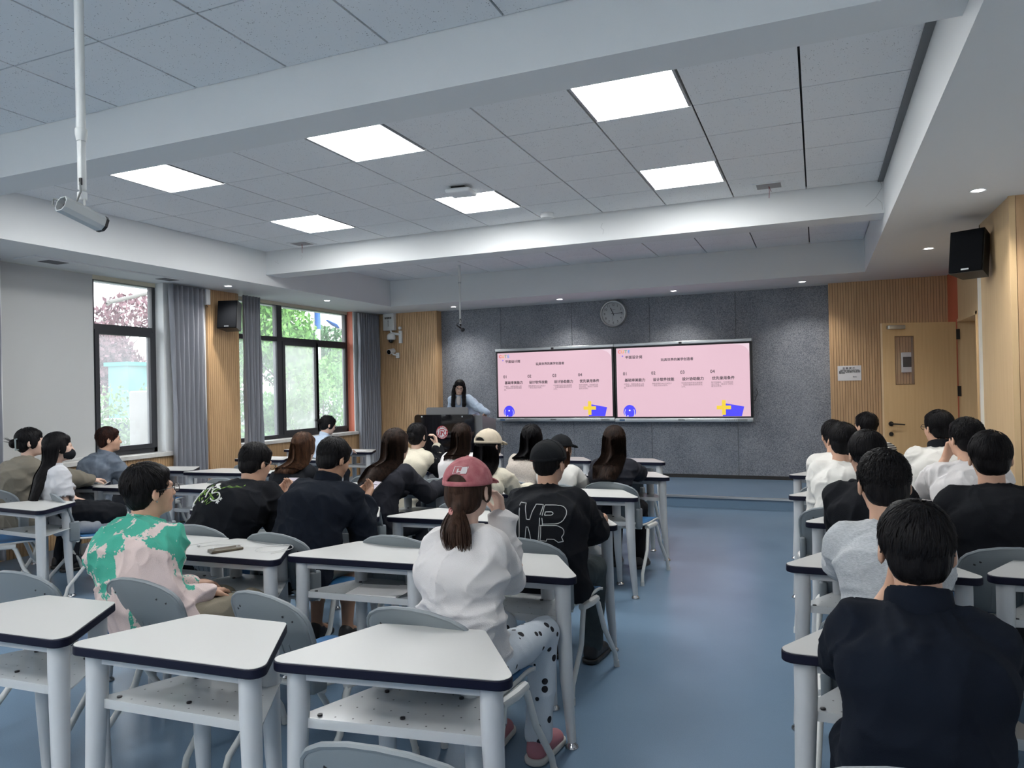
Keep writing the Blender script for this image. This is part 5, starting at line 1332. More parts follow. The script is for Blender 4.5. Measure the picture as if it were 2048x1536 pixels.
    if cap:
        cm, kind = cap; Cp = SDF(.0047)
        tiltm = Rh@rotm(math.radians(-4 if kind != 'flat' else 0),0,0)
        o0 = hp_((0,-.012,.030)); Er = V(.094,.112,.100)*s
        Cp.ell(o0, Er, tiltm).half(o0+tiltm@V(0,0,-.004)*s, -(tiltm@V(0,0,1)))
        Cp.ell(o0+tiltm@V(0,-.002,-.012)*s, Er*V(.925,.925,.92), tiltm, k=.002, op='s')
        if kind == 'strap': Cp.ell(o0+tiltm@V(0,-.115,.0)*s, V(.046,.06,.040)*s, tiltm, k=.003, op='s')
        P, F = Cp.mesh(); P = folds(P, F, .003, seed+9, 14); co = np_mesh(P, F, 'cap', cm, r)
        if kind != 'flat':
            b2 = SDF(.0055); b2.ell(o0+tiltm@V(0,.105,-.004)*s, V(.082,.085,.022)*s, tiltm@rotm(math.radians(-12),0,0)).ell(o0+tiltm@V(0,.10,-.016)*s, V(.09,.095,.024)*s, tiltm@rotm(math.radians(-12),0,0), k=.002, op='s').half(o0+tiltm@V(0,.085,0)*s, -(tiltm@V(0,1,0)))
            P, F = b2.mesh(); 
            if len(F): np_mesh(P, F, 'brim', cm, co)
        bd = MB(); N_ = 36
        arc = [o0+tiltm@(V(math.sin(a)*.0945, -.002-math.cos(a)*.1125, .004)*s) for a in np.linspace(-PI, PI, N_+1)]
        bd.tube(arc, .0065*s, 6, cap=False, flat=.45, up=(0,0,1)) if False else bd.add([tuple(p+tiltm@V(0,0,z)*s*1) for p in arc for z in (-.010,.008)], [(2*i,2*i+2,2*i+3,2*i+1) for i in range(N_)])
        bo = bd.build('strap' if kind == 'strap' else 'band', cm, co, 'all'); md = bo.modifiers.new('s','SOLIDIFY'); md.thickness = .003
        MB().lathe([(.008,0),(.006,.005),(0,.007)], c=tuple(o0+tiltm@V(0,0,.099)*s), n=10).build('button', cm, co, True)
        if near or kind == 'strap' or kind == 'flat':
            for a0 in np.linspace(0, PI, 4)[:-1]:
                pts = [o0+tiltm@(V(math.cos(a0)*math.cos(t)*.0955, math.sin(a0)*math.cos(t)*.1135, math.sin(t)*.1015)*s) for t in np.linspace(.08, PI-.08, 20)]
                if kind == 'strap': pts = [p for p in pts]
                if abs(a0) > .01 or 1: MB().tube(pts, .0010, 4).build('seam', cm, co)
    r['_h'] = 0; del r['_h']
    info = dict(root=r, body=body, shirt=so, C=C, Rh=Rh, s=s, P0=P0, P1=P1, P2=P2, P3=P3, back=back, arms=arms, sh=Sh, hp=hp_, loc=loc, trousers=po)
    if hair != 'none': info['hair'] = ho
    return info
def to_world(info, p): return info['root'].matrix_world @ Vector(p)
def project_on(target, pts, lift=.0025, direction=(0,1,0), z0=None):
    """drop local points onto a part's surface along a local direction"""
    me = target.data; co = np.empty(len(me.vertices)*3, np.float32); me.vertices.foreach_get('co', co); co = co.reshape(-1,3)
    if 'bvh' not in BV or BV.get('n') != target.name:
        BV['bvh'] = BVHTree.FromPolygons([tuple(c) for c in co.astype(float)], [tuple(p.vertices) for p in me.polygons]); BV['n'] = target.name
    d = Vector(direction).normalized(); out = []
    for p in pts:
        h = BV['bvh'].ray_cast(Vector(p)-d*.8, d)
        if h[0] is None: h = BV['bvh'].find_nearest(Vector(p))
        out.append(h[0]-d*lift)
    return out
BV = {}
# ---------------------------------------------------------------- the people
wh = cloth('white_cotton', (.62,.60,.60)); wh2 = cloth('offwhite_jersey', (.60,.59,.56)); crm = cloth('cream_knit', (.56,.52,.42), bump=(160,.4,3))
blk = cloth('black_cotton', (.010,.011,.014)); nvy = cloth('navy_fleece', (.008,.011,.018), bump=(500,.5,3)); nvp = cloth('navy_polo_pique', (.006,.009,.016), bump=(700,.2,2))
gry = cloth('heather_grey_jersey', (.38,.40,.42), mix=((.50,.52,.54),90,.35,.65,(1,1,4))); lgry = cloth('light_grey_jersey', (.46,.47,.50))
olv = cloth('olive_grey_fleece', (.16,.145,.115)); dnm = cloth('faded_denim', (.07,.095,.13), mix=((.17,.20,.25),12,.3,.75), bump=(400,.4,3))
bge = cloth('beige_marl_knit', (.42,.37,.32), mix=((.55,.50,.45),120,.3,.7), bump=(200,.6,3)); lbl = cloth('light_blue_shirting', (.46,.56,.70)); drk = cloth('charcoal_knit', (.022,.023,.030))
tshoe = mat('grey_trainer', (.30,.29,.27), .6)
khk = cloth('khaki_cotton', (.22,.19,.14)); jean = cloth('dark_denim', (.03,.04,.045), mix=((.06,.075,.08),8,.3,.7)); pale = cloth('pale_grey_trousers', (.42,.43,.45))
# tie-dyed cotton
tie = cloth('tie_dyed_cotton', (.62,.50,.47)); n, L, b = nodes_of(tie)
tc = n.new('ShaderNodeTexCoord'); mp = n.new('ShaderNodeMapping'); L(tc.outputs['Object'], mp.inputs[0]); mp.inputs['Scale'].default_value = (1.6,1.6,.75); mp.inputs['Rotation'].default_value = (0,.5,0)
a1 = n.new('ShaderNodeTexNoise'); a1.inputs['Scale'].default_value = 5.5; a1.inputs['Detail'].default_value = 3; a1.inputs['Distortion'].default_value = .6; L(mp.outputs[0], a1.inputs[0])
a2 = n.new('ShaderNodeTexNoise'); a2.inputs['Scale'].default_value = 90; L(tc.outputs['Object'], a2.inputs[0])
sz = n.new('ShaderNodeSeparateXYZ'); L(tc.outputs['Object'], sz.inputs[0])
m1 = n.new('ShaderNodeMath'); m1.operation = 'MULTIPLY_ADD'; L(a2.outputs['Fac'], m1.inputs[0]); m1.inputs[1].default_value = .20; L(a1.outputs['Fac'], m1.inputs[2])
m2 = n.new('ShaderNodeMath'); m2.operation = 'MULTIPLY_ADD'; L(sz.outputs['Z'], m2.inputs[0]); m2.inputs[1].default_value = .50; L(m1.outputs[0], m2.inputs[2])
rr = n.new('ShaderNodeValToRGB'); rr.color_ramp.elements[0].position = .985; rr.color_ramp.elements[1].position = 1.0
rr.color_ramp.elements[0].color = (.60,.49,.47,1); rr.color_ramp.elements[1].color = (.05,.34,.25,1); L(m2.outputs[0], rr.inputs[0]); L(rr.outputs[0], b.inputs['Base Color'])
# spotted trousers
dots = cloth('spotted_gingham', (.55,.60,.66)); n, L, b = nodes_of(dots)
tc = n.new('ShaderNodeTexCoord'); vo = n.new('ShaderNodeTexVoronoi'); vo.inputs['Scale'].default_value = 17; L(tc.outputs['Object'], vo.inputs[0])
lt = n.new('ShaderNodeMath'); lt.operation = 'LESS_THAN'; lt.inputs[1].default_value = .23; L(vo.outputs['Distance'], lt.inputs[0])
mx = n.new('ShaderNodeMix'); mx.data_type = 'RGBA'; L(lt.outputs[0], mx.inputs['Factor']); mx.inputs['A'].default_value = (.52,.57,.63,1); mx.inputs['B'].default_value = (.01,.01,.015,1); L(mx.outputs['Result'], b.inputs['Base Color'])
# striped tee
strp = cloth('striped_jersey', (.5,.5,.5)); n, L, b = nodes_of(strp)
tc = n.new('ShaderNodeTexCoord'); sz = n.new('ShaderNodeSeparateXYZ'); L(tc.outputs['Object'], sz.inputs[0])
m1 = n.new('ShaderNodeMath'); m1.operation = 'MULTIPLY'; L(sz.outputs['Z'], m1.inputs[0]); m1.inputs[1].default_value = 60
m2 = n.new('ShaderNodeMath'); m2.operation = 'FRACT'; L(m1.outputs[0], m2.inputs[0]); lt = n.new('ShaderNodeMath'); lt.operation = 'LESS_THAN'; L(m2.outputs[0], lt.inputs[0]); lt.inputs[1].default_value = .62
mx = n.new('ShaderNodeMix'); mx.data_type = 'RGBA'; L(lt.outputs[0], mx.inputs['Factor']); mx.inputs['A'].default_value = (.5,.5,.48,1); mx.inputs['B'].default_value = (.012,.014,.02,1); L(mx.outputs['Result'], b.inputs['Base Color'])
pnk = cloth('washed_pink_twill', (.36,.10,.115), mix=((.46,.17,.18),30,.35,.7)); tan = cloth('tan_twill', (.50,.43,.33)); bcap = cloth('black_twill', (.010,.011,.013))
chin = lambda sg, x, y, z: ((x, y, z), (-.25*sg, .1, 1), (-sg*.6, -.5, 0), (.5,.7,.5), (sg*.25, .5, -1))

PE = {}
PE['tie'] = person('person in a green and pink tie-dyed shirt with short black hair and glasses', -2.50, 2.18, -4, (-2.675,2.30,1.206), s=.97, hy=-14, hp=4, near=True, hair='short', shirt=tie, sleeve='long', loose=.026, collar='low', glasses=True,
    pants=khk, seed=11, hands=(((-2.58,2.42,.665),(.3,1,-.1),(0,0,-1)), ((-2.42,2.36,.655),(-.3,1,-.1),(0,0,-1))), fold=.014, wide=1.12)
PE['pink'] = person('woman in a pink baseball cap and white sweatshirt resting her chin on her hand', -1.125, 2.26, -4, (-1.150,2.33,1.249), s=.90, hy=4, hp=2, sw=.112, near=True, fem=True, hair='pony', hm=hairmat('chestnut_hair',(.02,.011,.008),(.07,.038,.026)), shirt=wh, sleeve='long', loose=.022, cap=(pnk,'strap'),
    pants=dots, shoes=mat('pink_canvas_shoe',(.40,.16,.19),.7), seed=12, hands=(((-1.25,2.72,.80),(.7,.7,0),(0,0,-1)), ((-1.095,2.49,1.01),(-.2,.1,1),(-.5,-.6,0),(.5,.7,.5),(-.05,.45,-1))), fold=.014, knee=.43, ank=.36, wide=.98)
PE['letters'] = person('man in a backwards looking black cap and black T-shirt with outlined letters on the back', -1.21, 3.30, -3, (-1.240,3.42,1.229), s=.92, hy=-4, hp=3, near=True, hair='fade', shirt=blk, sleeve='short', loose=.034, cap=(bcap,'flat'),
    pants=jean, seed=13, hands=(((-1.33,3.78,.80),(.6,.8,0),(0,0,-1)), ((-1.08,3.78,.80),(-.6,.8,0),(0,0,-1))), fold=.012, wide=1.12)
PE['floral'] = person('man in glasses and black T-shirt printed with white letters and green flowers', -3.20, 3.14, 14, (-3.06,3.42,1.196), s=.94, hy=-22, hp=-16, near=True, hair='short', shirt=blk, sleeve='short', loose=.034, glasses=True,
    pants=cloth('black_trousers',(.012,.013,.016)), seed=14, hands=(((-3.10,3.56,.86),(.5,.6,.5),(.2,-.6,.2)), ((-2.98,3.56,.85),(-.15,.6,.6),(-.3,-.6,.2))), fold=.012, wide=1.10)
PE['fleece'] = person('man in a navy black fleece hunched over a phone', -2.52, 3.08, 6, (-2.49,3.42,1.226), s=.95, hy=-18, hp=-22, near=True, hair='short', shirt=nvy, sleeve='long', loose=.030, collar='high',
    pants=khk, shorts=True, skin=m_skin3, seed=15, hands=(((-2.52,3.54,.88),(.5,.6,.3),(.2,-.6,.2)), ((-2.40,3.52,.865),(0,.7,.6),(-.4,-.6,.2))), fold=.012, wide=1.08)
PE['brown'] = person('woman with very long brown hair in a dark hooded jacket, leaning on her desk', -2.78, 4.20, -8, (-2.715,4.40,1.226), s=.93, hy=-4, hp=-6, near=True, fem=True, hair='long', hm=H_br, hl=.34, shirt=drk, sleeve='long', loose=.024, hood=False,
    seed=16, hands=(((-2.80,4.74,.80),(.6,.8,0),(0,0,-1)), ((-2.53,4.72,.80),(-.3,1,0),(0,0,-1),(.2,.2,.2))), fold=.010)
PE['wavy'] = person('woman with shoulder length wavy brown hair in a black top', -3.62, 4.22, -2, (-3.52,4.42,1.194), s=.90, hp=-12, fem=True, near=True, hair='wavy', hm=H_ba, hl=.16, shirt=blk, sleeve='long', seed=17)
PE['bun'] = person('woman in a cream hoodie with black sleeves and a low bun, hand on her cheek', -3.20, 5.22, -4, (-3.14,5.42,1.213), s=.88, hp=-4, fem=True, hair='bun', shirt=crm, sleeve='long', hood=True, loose=.022, seed=18,
    hands=('desk', chin(1,-3.04,5.56,1.01)))
PE['white_long'] = person('woman with long dark hair in a white shirt, right of the low bun', -2.72, 5.22, 0, (-2.70,5.38,1.214), s=.88, fem=True, near=False, hair='long', hl=.16, hm=H_br, shirt=wh, sleeve='long', seed=19)
PE['tan'] = person('woman in a tan baseball cap and cream ribbed top with long black hair', -2.03, 4.22, -2, (-2.005,4.38,1.225), s=.90, hp=0, hy=-12, near=True, fem=True, hair='long', hl=.30, shirt=crm, sleeve='long', loose=.012, cap=(tan,'strap'), seed=20, glasses=True,
    hands=(((-2.15,4.75,.80),(.6,.8,0),(0,0,-1)), ((-1.86,4.74,.80),(-.5,.8,0),(0,0,-1))))
PE['beige'] = person('woman with long black hair in a beige marl sweater', -2.10, 5.22, -2, (-2.085,5.38,1.204), s=.90, fem=True, hair='long', hl=.12, shirt=bge, sleeve='long', loose=.022, seed=21)
PE['blackcap'] = person('woman in a black baseball cap and white cardigan with a mask strap', -1.78, 5.12, -6, (-1.80,5.26,1.130), s=.84, hy=-22, fem=True, hair='long', hl=.20, hm=H_ba, shirt=wh2, sleeve='long', loose=.020, cap=(bcap,'strap'), seed=22)
PE['long_black'] = person('woman with long dark wavy hair in a charcoal sweater beside the aisle', -1.42, 5.26, -4, (-1.41,5.36,1.195), s=.92, fem=True, near=True, hair='wavy', hm=H_br, hl=.33, shirt=drk, sleeve='long', loose=.020, seed=23,
    hands=(((-1.55,5.80,.80),(.6,.8,0),(0,0,-1)), ((-1.30,5.78,.80),(-.6,.8,0),(0,0,-1))), pants=cloth('black_pleats',(.012,.012,.014)))
PE['blue'] = person('woman in a light blue shirt with tied back hair looking down by the window', -5.36, 6.84, -20, (-5.213,7.00,1.215), s=.88, hp=-20, hy=-12, fem=True, hair='bun', shirt=lbl, sleeve='long', loose=.018, glasses=True, face=True, collar='low', seed=24, extra='highbun')
PE['olive'] = person('woman in an olive grey hoodie with a claw clip in her hair', -5.82, 3.80, -16, (-5.806,3.897,1.260), s=.93, hy=-18, fem=True, near=True, hair='bun', shirt=olv, sleeve='long', hood=True, loose=.034, face=True, seed=25, wide=1.08,
    hands=(((-5.9,4.28,.80),(.6,.8,0),(0,0,-1)), ((-5.64,4.28,.80),(-.3,1,0),(0,0,-1))))
PE['mask'] = person('girl with very long straight black hair, light grey T-shirt and black face mask', -5.13, 3.70, -24, (-5.282,3.756,1.235), s=.90, hy=-6, fem=True, near=True, hair='long', hl=.44, shirt=lgry, sleeve='short', loose=.016, pants=pale, shoes=tshoe, seed=26,
    hands=(((-5.08,3.94,.66),(.3,.8,-.2),(0,0,-1)), ((-5.02,3.86,.66),(-.1,.9,-.3),(0,0,-1))), wide=.94)
PE['denim'] = person('young man with curly reddish tipped hair in a faded denim shirt', -5.87, 4.52, -10, (-5.876,4.648,1.224), s=.92, hy=-22, near=True, hair='curly', hm=hairmat('reddish_black_hair',(.010,.006,.006),(.05,.018,.012)), shirt=dnm, sleeve='long', loose=.030, face=True, collar='low', seed=27)
# right block
PE['navy'] = person('man in a navy polo shirt nearest the camera at lower right, wearing glasses', 0.178, 1.76, 2, (.200,1.92,1.212), s=.89, hp=-4, near=True, hair='short', shirt=nvp, sleeve='short', loose=.026, collar='high', glasses=True, seed=31, wide=.94, sw=.128,
    pants=cloth('navy_trousers',(.008,.011,.018)), hands=(((.17,2.10,.97),(.2,.0,1),(.6,-.5,0),(.5,.7,.5),(-.5,.25,-1)), ((.25,2.10,.97),(-.2,.0,1),(-.6,-.5,0),(.5,.7,.5),(.5,.25,-1))))
PE['grey'] = person('man in a heather grey T-shirt with tousled black hair, elbow on the desk', .21, 2.66, 4, (.20,2.84,1.250), s=.95, hp=-6, hy=6, near=True, hair='curly', shirt=gry, sleeve='short', loose=.022, seed=32, wide=.94, sw=.132,
    hands=(((.20,3.12,.95),(.25,.1,1),(.6,-.5,0),(.5,.7,.5),(-.5,.25,-1)), ((.25,3.0,1.02),(-.3,.1,1),(-.6,-.5,0),(.5,.7,.5),(.4,.2,-1))))
PE['jacket'] = person('man in a black hooded jacket with cropped hair, behind the man in the grey T-shirt', .235, 3.66, 2, (.205,3.84,1.256), s=.93, hy=12, hp=-4, near=True, hair='fade', shirt=blk, sleeve='long', hood=True, loose=.030, seed=33, pw=.0, wide=.92, sw=.135)
PE['sweat'] = person('man in an off-white sweatshirt with straight black hair behind the man in the black jacket', .14, 4.62, 0, (.145,4.84,1.240), s=.93, hy=10, hr=8, near=True, hair='short', shirt=wh2, sleeve='long', loose=.030, seed=34, pw=.05, wide=.90, sw=.132)
PE['white_tee'] = person('man in a white T-shirt farthest forward in the right block, forearm on desk', .09, 5.62, 2, (.095,5.82,1.208), s=.93, hy=14, hp=-4, hair='short', shirt=wh2, sleeve='short', loose=.020, seed=35, wide=.92, sw=.13,
    hands=(((.06,6.06,.80),(.8,.6,0),(0,0,-1)), ((.2,6.08,.80),(-.6,.8,0),(0,0,-1))))
PE['stripe'] = person('man in a black and white striped top in front of the open door', .45, 6.72, 10, (.366,6.80,1.225), s=.93, hy=28, hair='fade', shirt=strp, sleeve='short', loose=.024, face=True, seed=36)
PE['creamj'] = person('man in a cream jacket with spiky black hair and glasses, in front of the door', .72, 5.56, 6, (.745,5.66,1.282), s=.95, hy=20, near=True, hair='short', shirt=wh2, sleeve='long', loose=.032, collar='high', collar_mat=blk, glasses=True, seed=37, wide=.98)
PE['knit'] = person('man in a white knitted T-shirt with his hand at his mouth', .73, 4.60, 8, (.755,4.74,1.273), s=.94, hy=16, near=True, hair='curly', shirt=wh, sleeve='short', loose=.026, seed=38,
    hands=(((.70,5.02,1.03),(.3,-.05,1),(.5,-.6,0),(.6,.8,.6),(-.5,.2,-1)), 'desk'))
PE['bigblack'] = person('large man in a loose black shirt at the right edge', .76, 3.78, 4, (.715,3.90,1.250), s=.97, hy=-4, hp=-2, near=True, hair='short', shirt=blk, sleeve='long', loose=.040, seed=39, pw=.15, wide=1.0, sw=.15)
# teacher
PE['teacher'] = person('woman with long black hair and glasses in a pale blue shirt standing behind the lectern', -4.96, 10.24, 203, (-5.02,9.96,1.630), s=.93, hy=4, hp=-14, hr=-8, fem=True, near=True, hair='long', hl=.12, shirt=lbl, sleeve='long', loose=.022, stand=True, floor=.135, face=True, glasses=True, front_locks=True, seed=41, collar='low',
    hands=(((-4.44,9.86,1.09),(.35,-.8,-.25),(0,0,-1)), ((-5.25,9.86,1.10),(0,-1,0),(0,0,-1))), pants=cloth('dark_trousers2',(.02,.022,.028)))

# ---- things worn
def tied(info, nm, mb, m, parent=None, smooth=True): return mb.build(nm, m, parent or info['root'], smooth)
I = PE['tie']; e = I['hp']((.086,-.012,-.042)); MB().lathe([(0,-.006),(.006,0),(0,.006)], c=tuple(e), n=10).build('earring', m_chrome, I['body'], True)
I = PE['pink']; hp = I['hp']; c0 = hp((.0,-.118,-.070)); mb = MB(); pts = []
for k in range(70): a = k*.55; t = k/69; ax = V(-.035+.07*t, -.012-.01*math.sin(t*3), .015-.05*t); pts.append(c0+ax*.62+V(.0,math.cos(a)*.010,math.sin(a)*.010))
mb.tube(pts, .0035, 5).build('hair_tie', mat('pink_coil',(.62,.28,.26),.35), I['hair'], True)
cap_o = [c for c in I['root'].children if c.name.startswith('cap')][0]
def patch_cap(info, u0, u1, v0, v1, nm, m, lift=.0035):
    co = [c for c in info['root'].children if c.name.startswith('cap')][0]
    P_ = [tuple(info['hp']((x, -.3, z))) for (x, z) in ((u0,v0),(u1,v0),(u1,v1),(u0,v1))]; BV.clear()
    q = project_on(co, P_, lift); MB().add(q, [(0,1,2,3)]).build(nm, m, co)
m_patch = mat('white_embroidery', (.62,.58,.58), .8)
for (a, b_, c, d_) in ((-.026,-.023,.064,.092),(.005,.026,.064,.092),(-.026,.005,.089,.092),(-.026,.005,.064,.067),(-.010,-.004,.068,.086),(-.004,.006,.070,.078)): patch_cap(PE['pink'], a, b_, c+.022, d_+.018, 'logo_patch', m_patch, .0055)
for k in range(3): patch_cap(PE['pink'], -.018+k*.014, -.012+k*.014, .073, .078, 'logo_letter', m_patch, .0055)
patch_cap(PE['pink'], .030, .046, .012, .030, 'strap_buckle', m_patch, .007)
patch_cap(PE['letters'], -.052, -.040, .020, .040, 'red_tab', mat('red_tab_cloth',(.5,.03,.02),.7), .008)
patch_cap(PE['letters'], .040, .060, .016, .034, 'white_label', m_patch, .008)
for (a, b_, c, d_) in ((-.020,-.017,.062,.080),(.006,.009,.062,.080),(-.020,.009,.078,.080),(-.020,.009,.062,.064)): patch_cap(PE['tan'], a, b_, c, d_, 'logo_outline', mat('dark_thread',(.12,.09,.06),.8))
# outlined letters on the black T-shirt
I = PE['letters']; BV.clear()
zc = I['P1'][2]*.35+I['P2'][2]*.65
def stroke(info, nm, lines, m, r_=.0016, cx=0, cz=0, sc=1, skew=0, sl=0):
    BV.clear(); mb = MB(); cs, sn = math.cos(sl), math.sin(sl); fr_ = lambda x_, z_: (x_, -.5*cs+(z_-cz)*sn, cz+(z_-cz)*cs+.5*sn)
    for ln in lines:
        pts = []
        for a, b_ in zip(ln[:-1], ln[1:]):
            for k in range(5): t = k/5; pts.append(fr_(cx+sc*(a[0]*(1-t)+b_[0]*t), cz+sc*(a[1]*(1-t)+b_[1]*t)))
        pts.append(fr_(cx+sc*ln[-1][0], cz+sc*ln[-1][1]))
        mb.tube([tuple(q) for q in project_on(info['shirt'], pts, .002, (0,cs,-sn))], r_, 5)
    return mb.build(nm, m, info['shirt'], True)
m_out = mat('white_outline_print', (.55,.56,.55), .7)
arc = lambda cx, cz, rx, rz, a0, a1, n=10: [(cx+rx*math.cos(math.radians(a0+(a1-a0)*k/n)), cz+rz*math.sin(math.radians(a0+(a1-a0)*k/n))) for k in range(n+1)]
K_ = [(-.128,-.115),(-.120,-.10),(-.122,.11),(-.120,.122),(-.083,.122),(-.072,.02),(-.056,.018),(-.030,.115),(.006,.112),(-.004,-.03),(-.008,-.115),(-.050,-.115),(-.062,-.03),(-.075,-.03),(-.088,-.115),(-.128,-.115)]
B1 = [(.014,-.02),(.012,.10),(.016,.110)]+arc(.075,.052,.055,.058,90,-90)+[(.014,-.008)]
B2 = [(.024,.05),(.024,.068)]+arc(.052,.059,.012,.010,90,-90)+[(.024,.049)]
R_ = [(.006,-.016),(.002,-.115),(.034,-.118),(.036,-.105),(.075,-.105),(.092,-.125),(.118,-.120),(.108,-.092)]+arc(.075,-.060,.045,.045,-20,80,8)+[(.0,-.016)]
stroke(I, 'outline_letters', [[(a_, b_*.80) for a_, b_ in q] for q in (K_, B1, B2, R_)], m_out, .0019, cx=.022, cz=zc+.065, sc=.94)
# floral letters
I = PE['floral']; zc = (I['P2'][2]*.45+I['P3'][2]*.55); FX = .05; SLN = .75; S_ = 1.08
m_fl = mat('white_print', (.66,.66,.64), .7); m_lf = mat('green_print', (.16,.30,.04), .7)
Pl = [[(-.125,-.035),(-.108,.048)],[(-.112,-.035),(-.095,.05)],[(-.108,.048)]+arc(-.088,.028,.030,.022,110,-100,10)+[(-.104,.008)],[(-.135,-.037),(-.098,-.037)],[(-.122,.050),(-.088,.051)]]
Sl = [arc(.045,.005,.026,.022,20,220,10)+arc(.052,-.030,.028,.024,110,-160,12)]
for q in (Pl, Sl, [[(-.02,-.02),(-.008,.04)],[(-.03,.035),(.005,.045)]]): stroke(I, 'printed_letter', q, m_fl, .0042, cx=FX, cz=zc, sc=S_, sl=SLN)
stem = [[(-.17,-.07),(-.10,-.02),(-.04,.02),(.0,.065)],[(-.02,-.05),(.02,-.02),(.05,.01),(.12,.03),(.165,.055)],[(.0,-.065),(.04,-.055),(.08,-.05)],[(-.04,.02),(.0,.0),(.03,-.03)]]
stroke(I, 'printed_stem', stem, m_lf, .0018, cx=FX, cz=zc, sc=S_, sl=SLN)
rg = random.Random(3)
def prints(nm, ctrs, m, kind):
    BV.clear(); mb = MB(); cs, sn = math.cos(SLN), math.sin(SLN)
    for (cx_, cz_, r0) in ctrs:
        if kind == 'leaf':
            a = rg.uniform(0,6.28); q = [(cx_+math.cos(a)*r0, cz_+math.sin(a)*r0), (cx_-math.sin(a)*r0*.4, cz_+math.cos(a)*r0*.4), (cx_-math.cos(a)*r0, cz_-math.sin(a)*r0), (cx_+math.sin(a)*r0*.4, cz_-math.cos(a)*r0*.4)]
        else: q = [(cx_+r0*math.cos(t)*(1+.35*math.cos(5*t)), cz_+r0*math.sin(t)*(1+.35*math.cos(5*t))) for t in [k*PI/10 for k in range(20)]]
        pr_ = project_on(I['shirt'], [(FX+S_*x_, -.5*cs+S_*z_*sn, zc+S_*z_*cs+.5*sn) for x_, z_ in q], .0035, (0,cs,-sn)); mb.add([tuple(p) for p in pr_], [tuple(range(len(pr_)))])
    mb.build(nm, m, I['shirt'])
prints('printed_leaf', [(x_, z_, .010) for x_, z_ in [(-.05+rg.uniform(-.03,.03), rg.uniform(-.03,.03)) for _ in range(16)]+[(.02+rg.uniform(-.04,.05), -.02+rg.uniform(-.04,.05)) for _ in range(18)]+[(.09+.016*k, .025+.008*k+(.008 if k%2 else -.006)) for k in range(6)]], m_lf, 'leaf')
for q in [(.03,.055,.017),(.045,.035,.010),(.075,-.06,.010),(-.03,-.045,.007),(.01,.03,.006),(.09,-.045,.008)]: prints('printed_flower', [q], m_fl, 'flower')
I = PE['bun']; bs = SDF(.009)
for sg in (-1,1):
    E, w0 = I['arms'][sg][0], I['arms'][sg][1]; Sx = I['P3']*0+E
    S0 = I['sh'][sg]; bs.cap(S0*.8+E*.2, E, .078, .070, k=.03).cap(E, E*.10+w0*.90, .070, .052, k=.03)
P, F = bs.mesh(); P = folds(P, F, .010, 8, 9); np_mesh(P, F, 'sleeve', blk, I['shirt'])
# claw clip, mask
I = PE['olive']; c0 = I['hp']((.03,-.125,-.01)); mb = MB(); Rm = Matrix.Translation(Vector(c0))@Matrix.Rotation(.5,4,'Z')
for (a,b_,c,d_,e,f) in ((-.005,.005,-.024,-.014,-.05,.05),(-.005,.005,.014,.024,-.05,.05),(-.005,.005,-.024,.024,.04,.05),(-.005,.005,-.024,.024,-.05,-.04)): mb.rbox(a+.035,b_+.035,c,d_,e,f,.003,Rm)
mb.build('claw_clip', mat('grey_acrylic',(.25,.30,.31),.25), I['hair'], True)
I = PE['mask']; mk = SDF(.0045); hp = I['hp']; Rh = I['Rh']; s_ = I['s']
mk.ell(hp((0,.040,-.062)), V(.064,.080,.060)*s_, Rh).ell(hp((0,.024,-.062)), V(.055,.072,.085)*s_, Rh, k=.003, op='s').half(hp((0,.022,-.05)), -(Rh@V(0,1,0)))
P, F = mk.mesh(); mo = np_mesh(P, F, 'face_mask', blk, I['root'])
MB().tube([hp((.05,.06,-.035)), hp((.075,.02,-.02)), hp((.086,-.01,.0))], .0018, 5).build('ear_loop', mat('grey_cord',(.3,.3,.3),.6), mo, True)
lap = SDF(.010); h_, k_ = V(.08,.06,.60), V(.09,.32,.58); lap.cap(V(-.07,.02,.60), V(-.09,.30,.57), .085, .075, k=.03).cap(V(.08,.02,.60), V(.09,.32,.565), .088, .078, k=.03).cap(V(.10,.25,.53), V(.11,.33,.50), .07, .05, k=.03)
P, F = lap.mesh(); P = folds(P, F, .014, 3, 8); np_mesh(P, F, 'jacket_over_lap', blk, I['root'])
I = PE['teacher']; V2 = SDF(.007); 
V2.ell(I['P3']+V(0,.062,-.055), V(.038,.030,.075)); P, F = V2.mesh(); np_mesh(P, F, 'undershirt', wh, I['shirt'])

# ---------------------------------------------------------------- small things
def phone(nm, loc_, rot, label, lit=True):
    r = empty(nm, loc_, 0, label, 'phone', rot=rot)
    MB().rbox(-.037,.037,-.077,.077,-.004,.004,.003).build('case', m_black, r, True)
    MB().box(-.034,.034,-.073,.073,.0041,.0046).build('screen', mat('phone_screen_glow',(.02,.02,.02),.2,emit=((.52,.48,.55),.30)) if lit else m_glossb, r)
    enlarge(r)
    if lit:
        q = MB()
        for k in range(5): q.box(-.022,.02-.006*(k%3),.045-.02*k,.049-.02*k,.0047,.005)
        q.build('text_line', m_dark, r)
    return r
phone('mobile_phone', (-2.435,3.63,.915), Euler((math.radians(38),0,math.radians(-25))), 'lit phone held by the man in the navy black fleece')
phone('mobile_phone', (-3.04,3.66,.905), Euler((math.radians(52),0,math.radians(12))), 'lit phone held by the man with floral letters')
r = empty('mobile_phone', (-2.60,2.66,.765), math.radians(-30), 'dark brown phone lying on the desk beside white earphones', 'phone')
MB().rbox(-.036,.036,-.073,.073,-.004,.007,.003).build('case', mat('bronze_phone_case',(.09,.07,.045),.35), r, True); enlarge(r)
z = .7615+.002
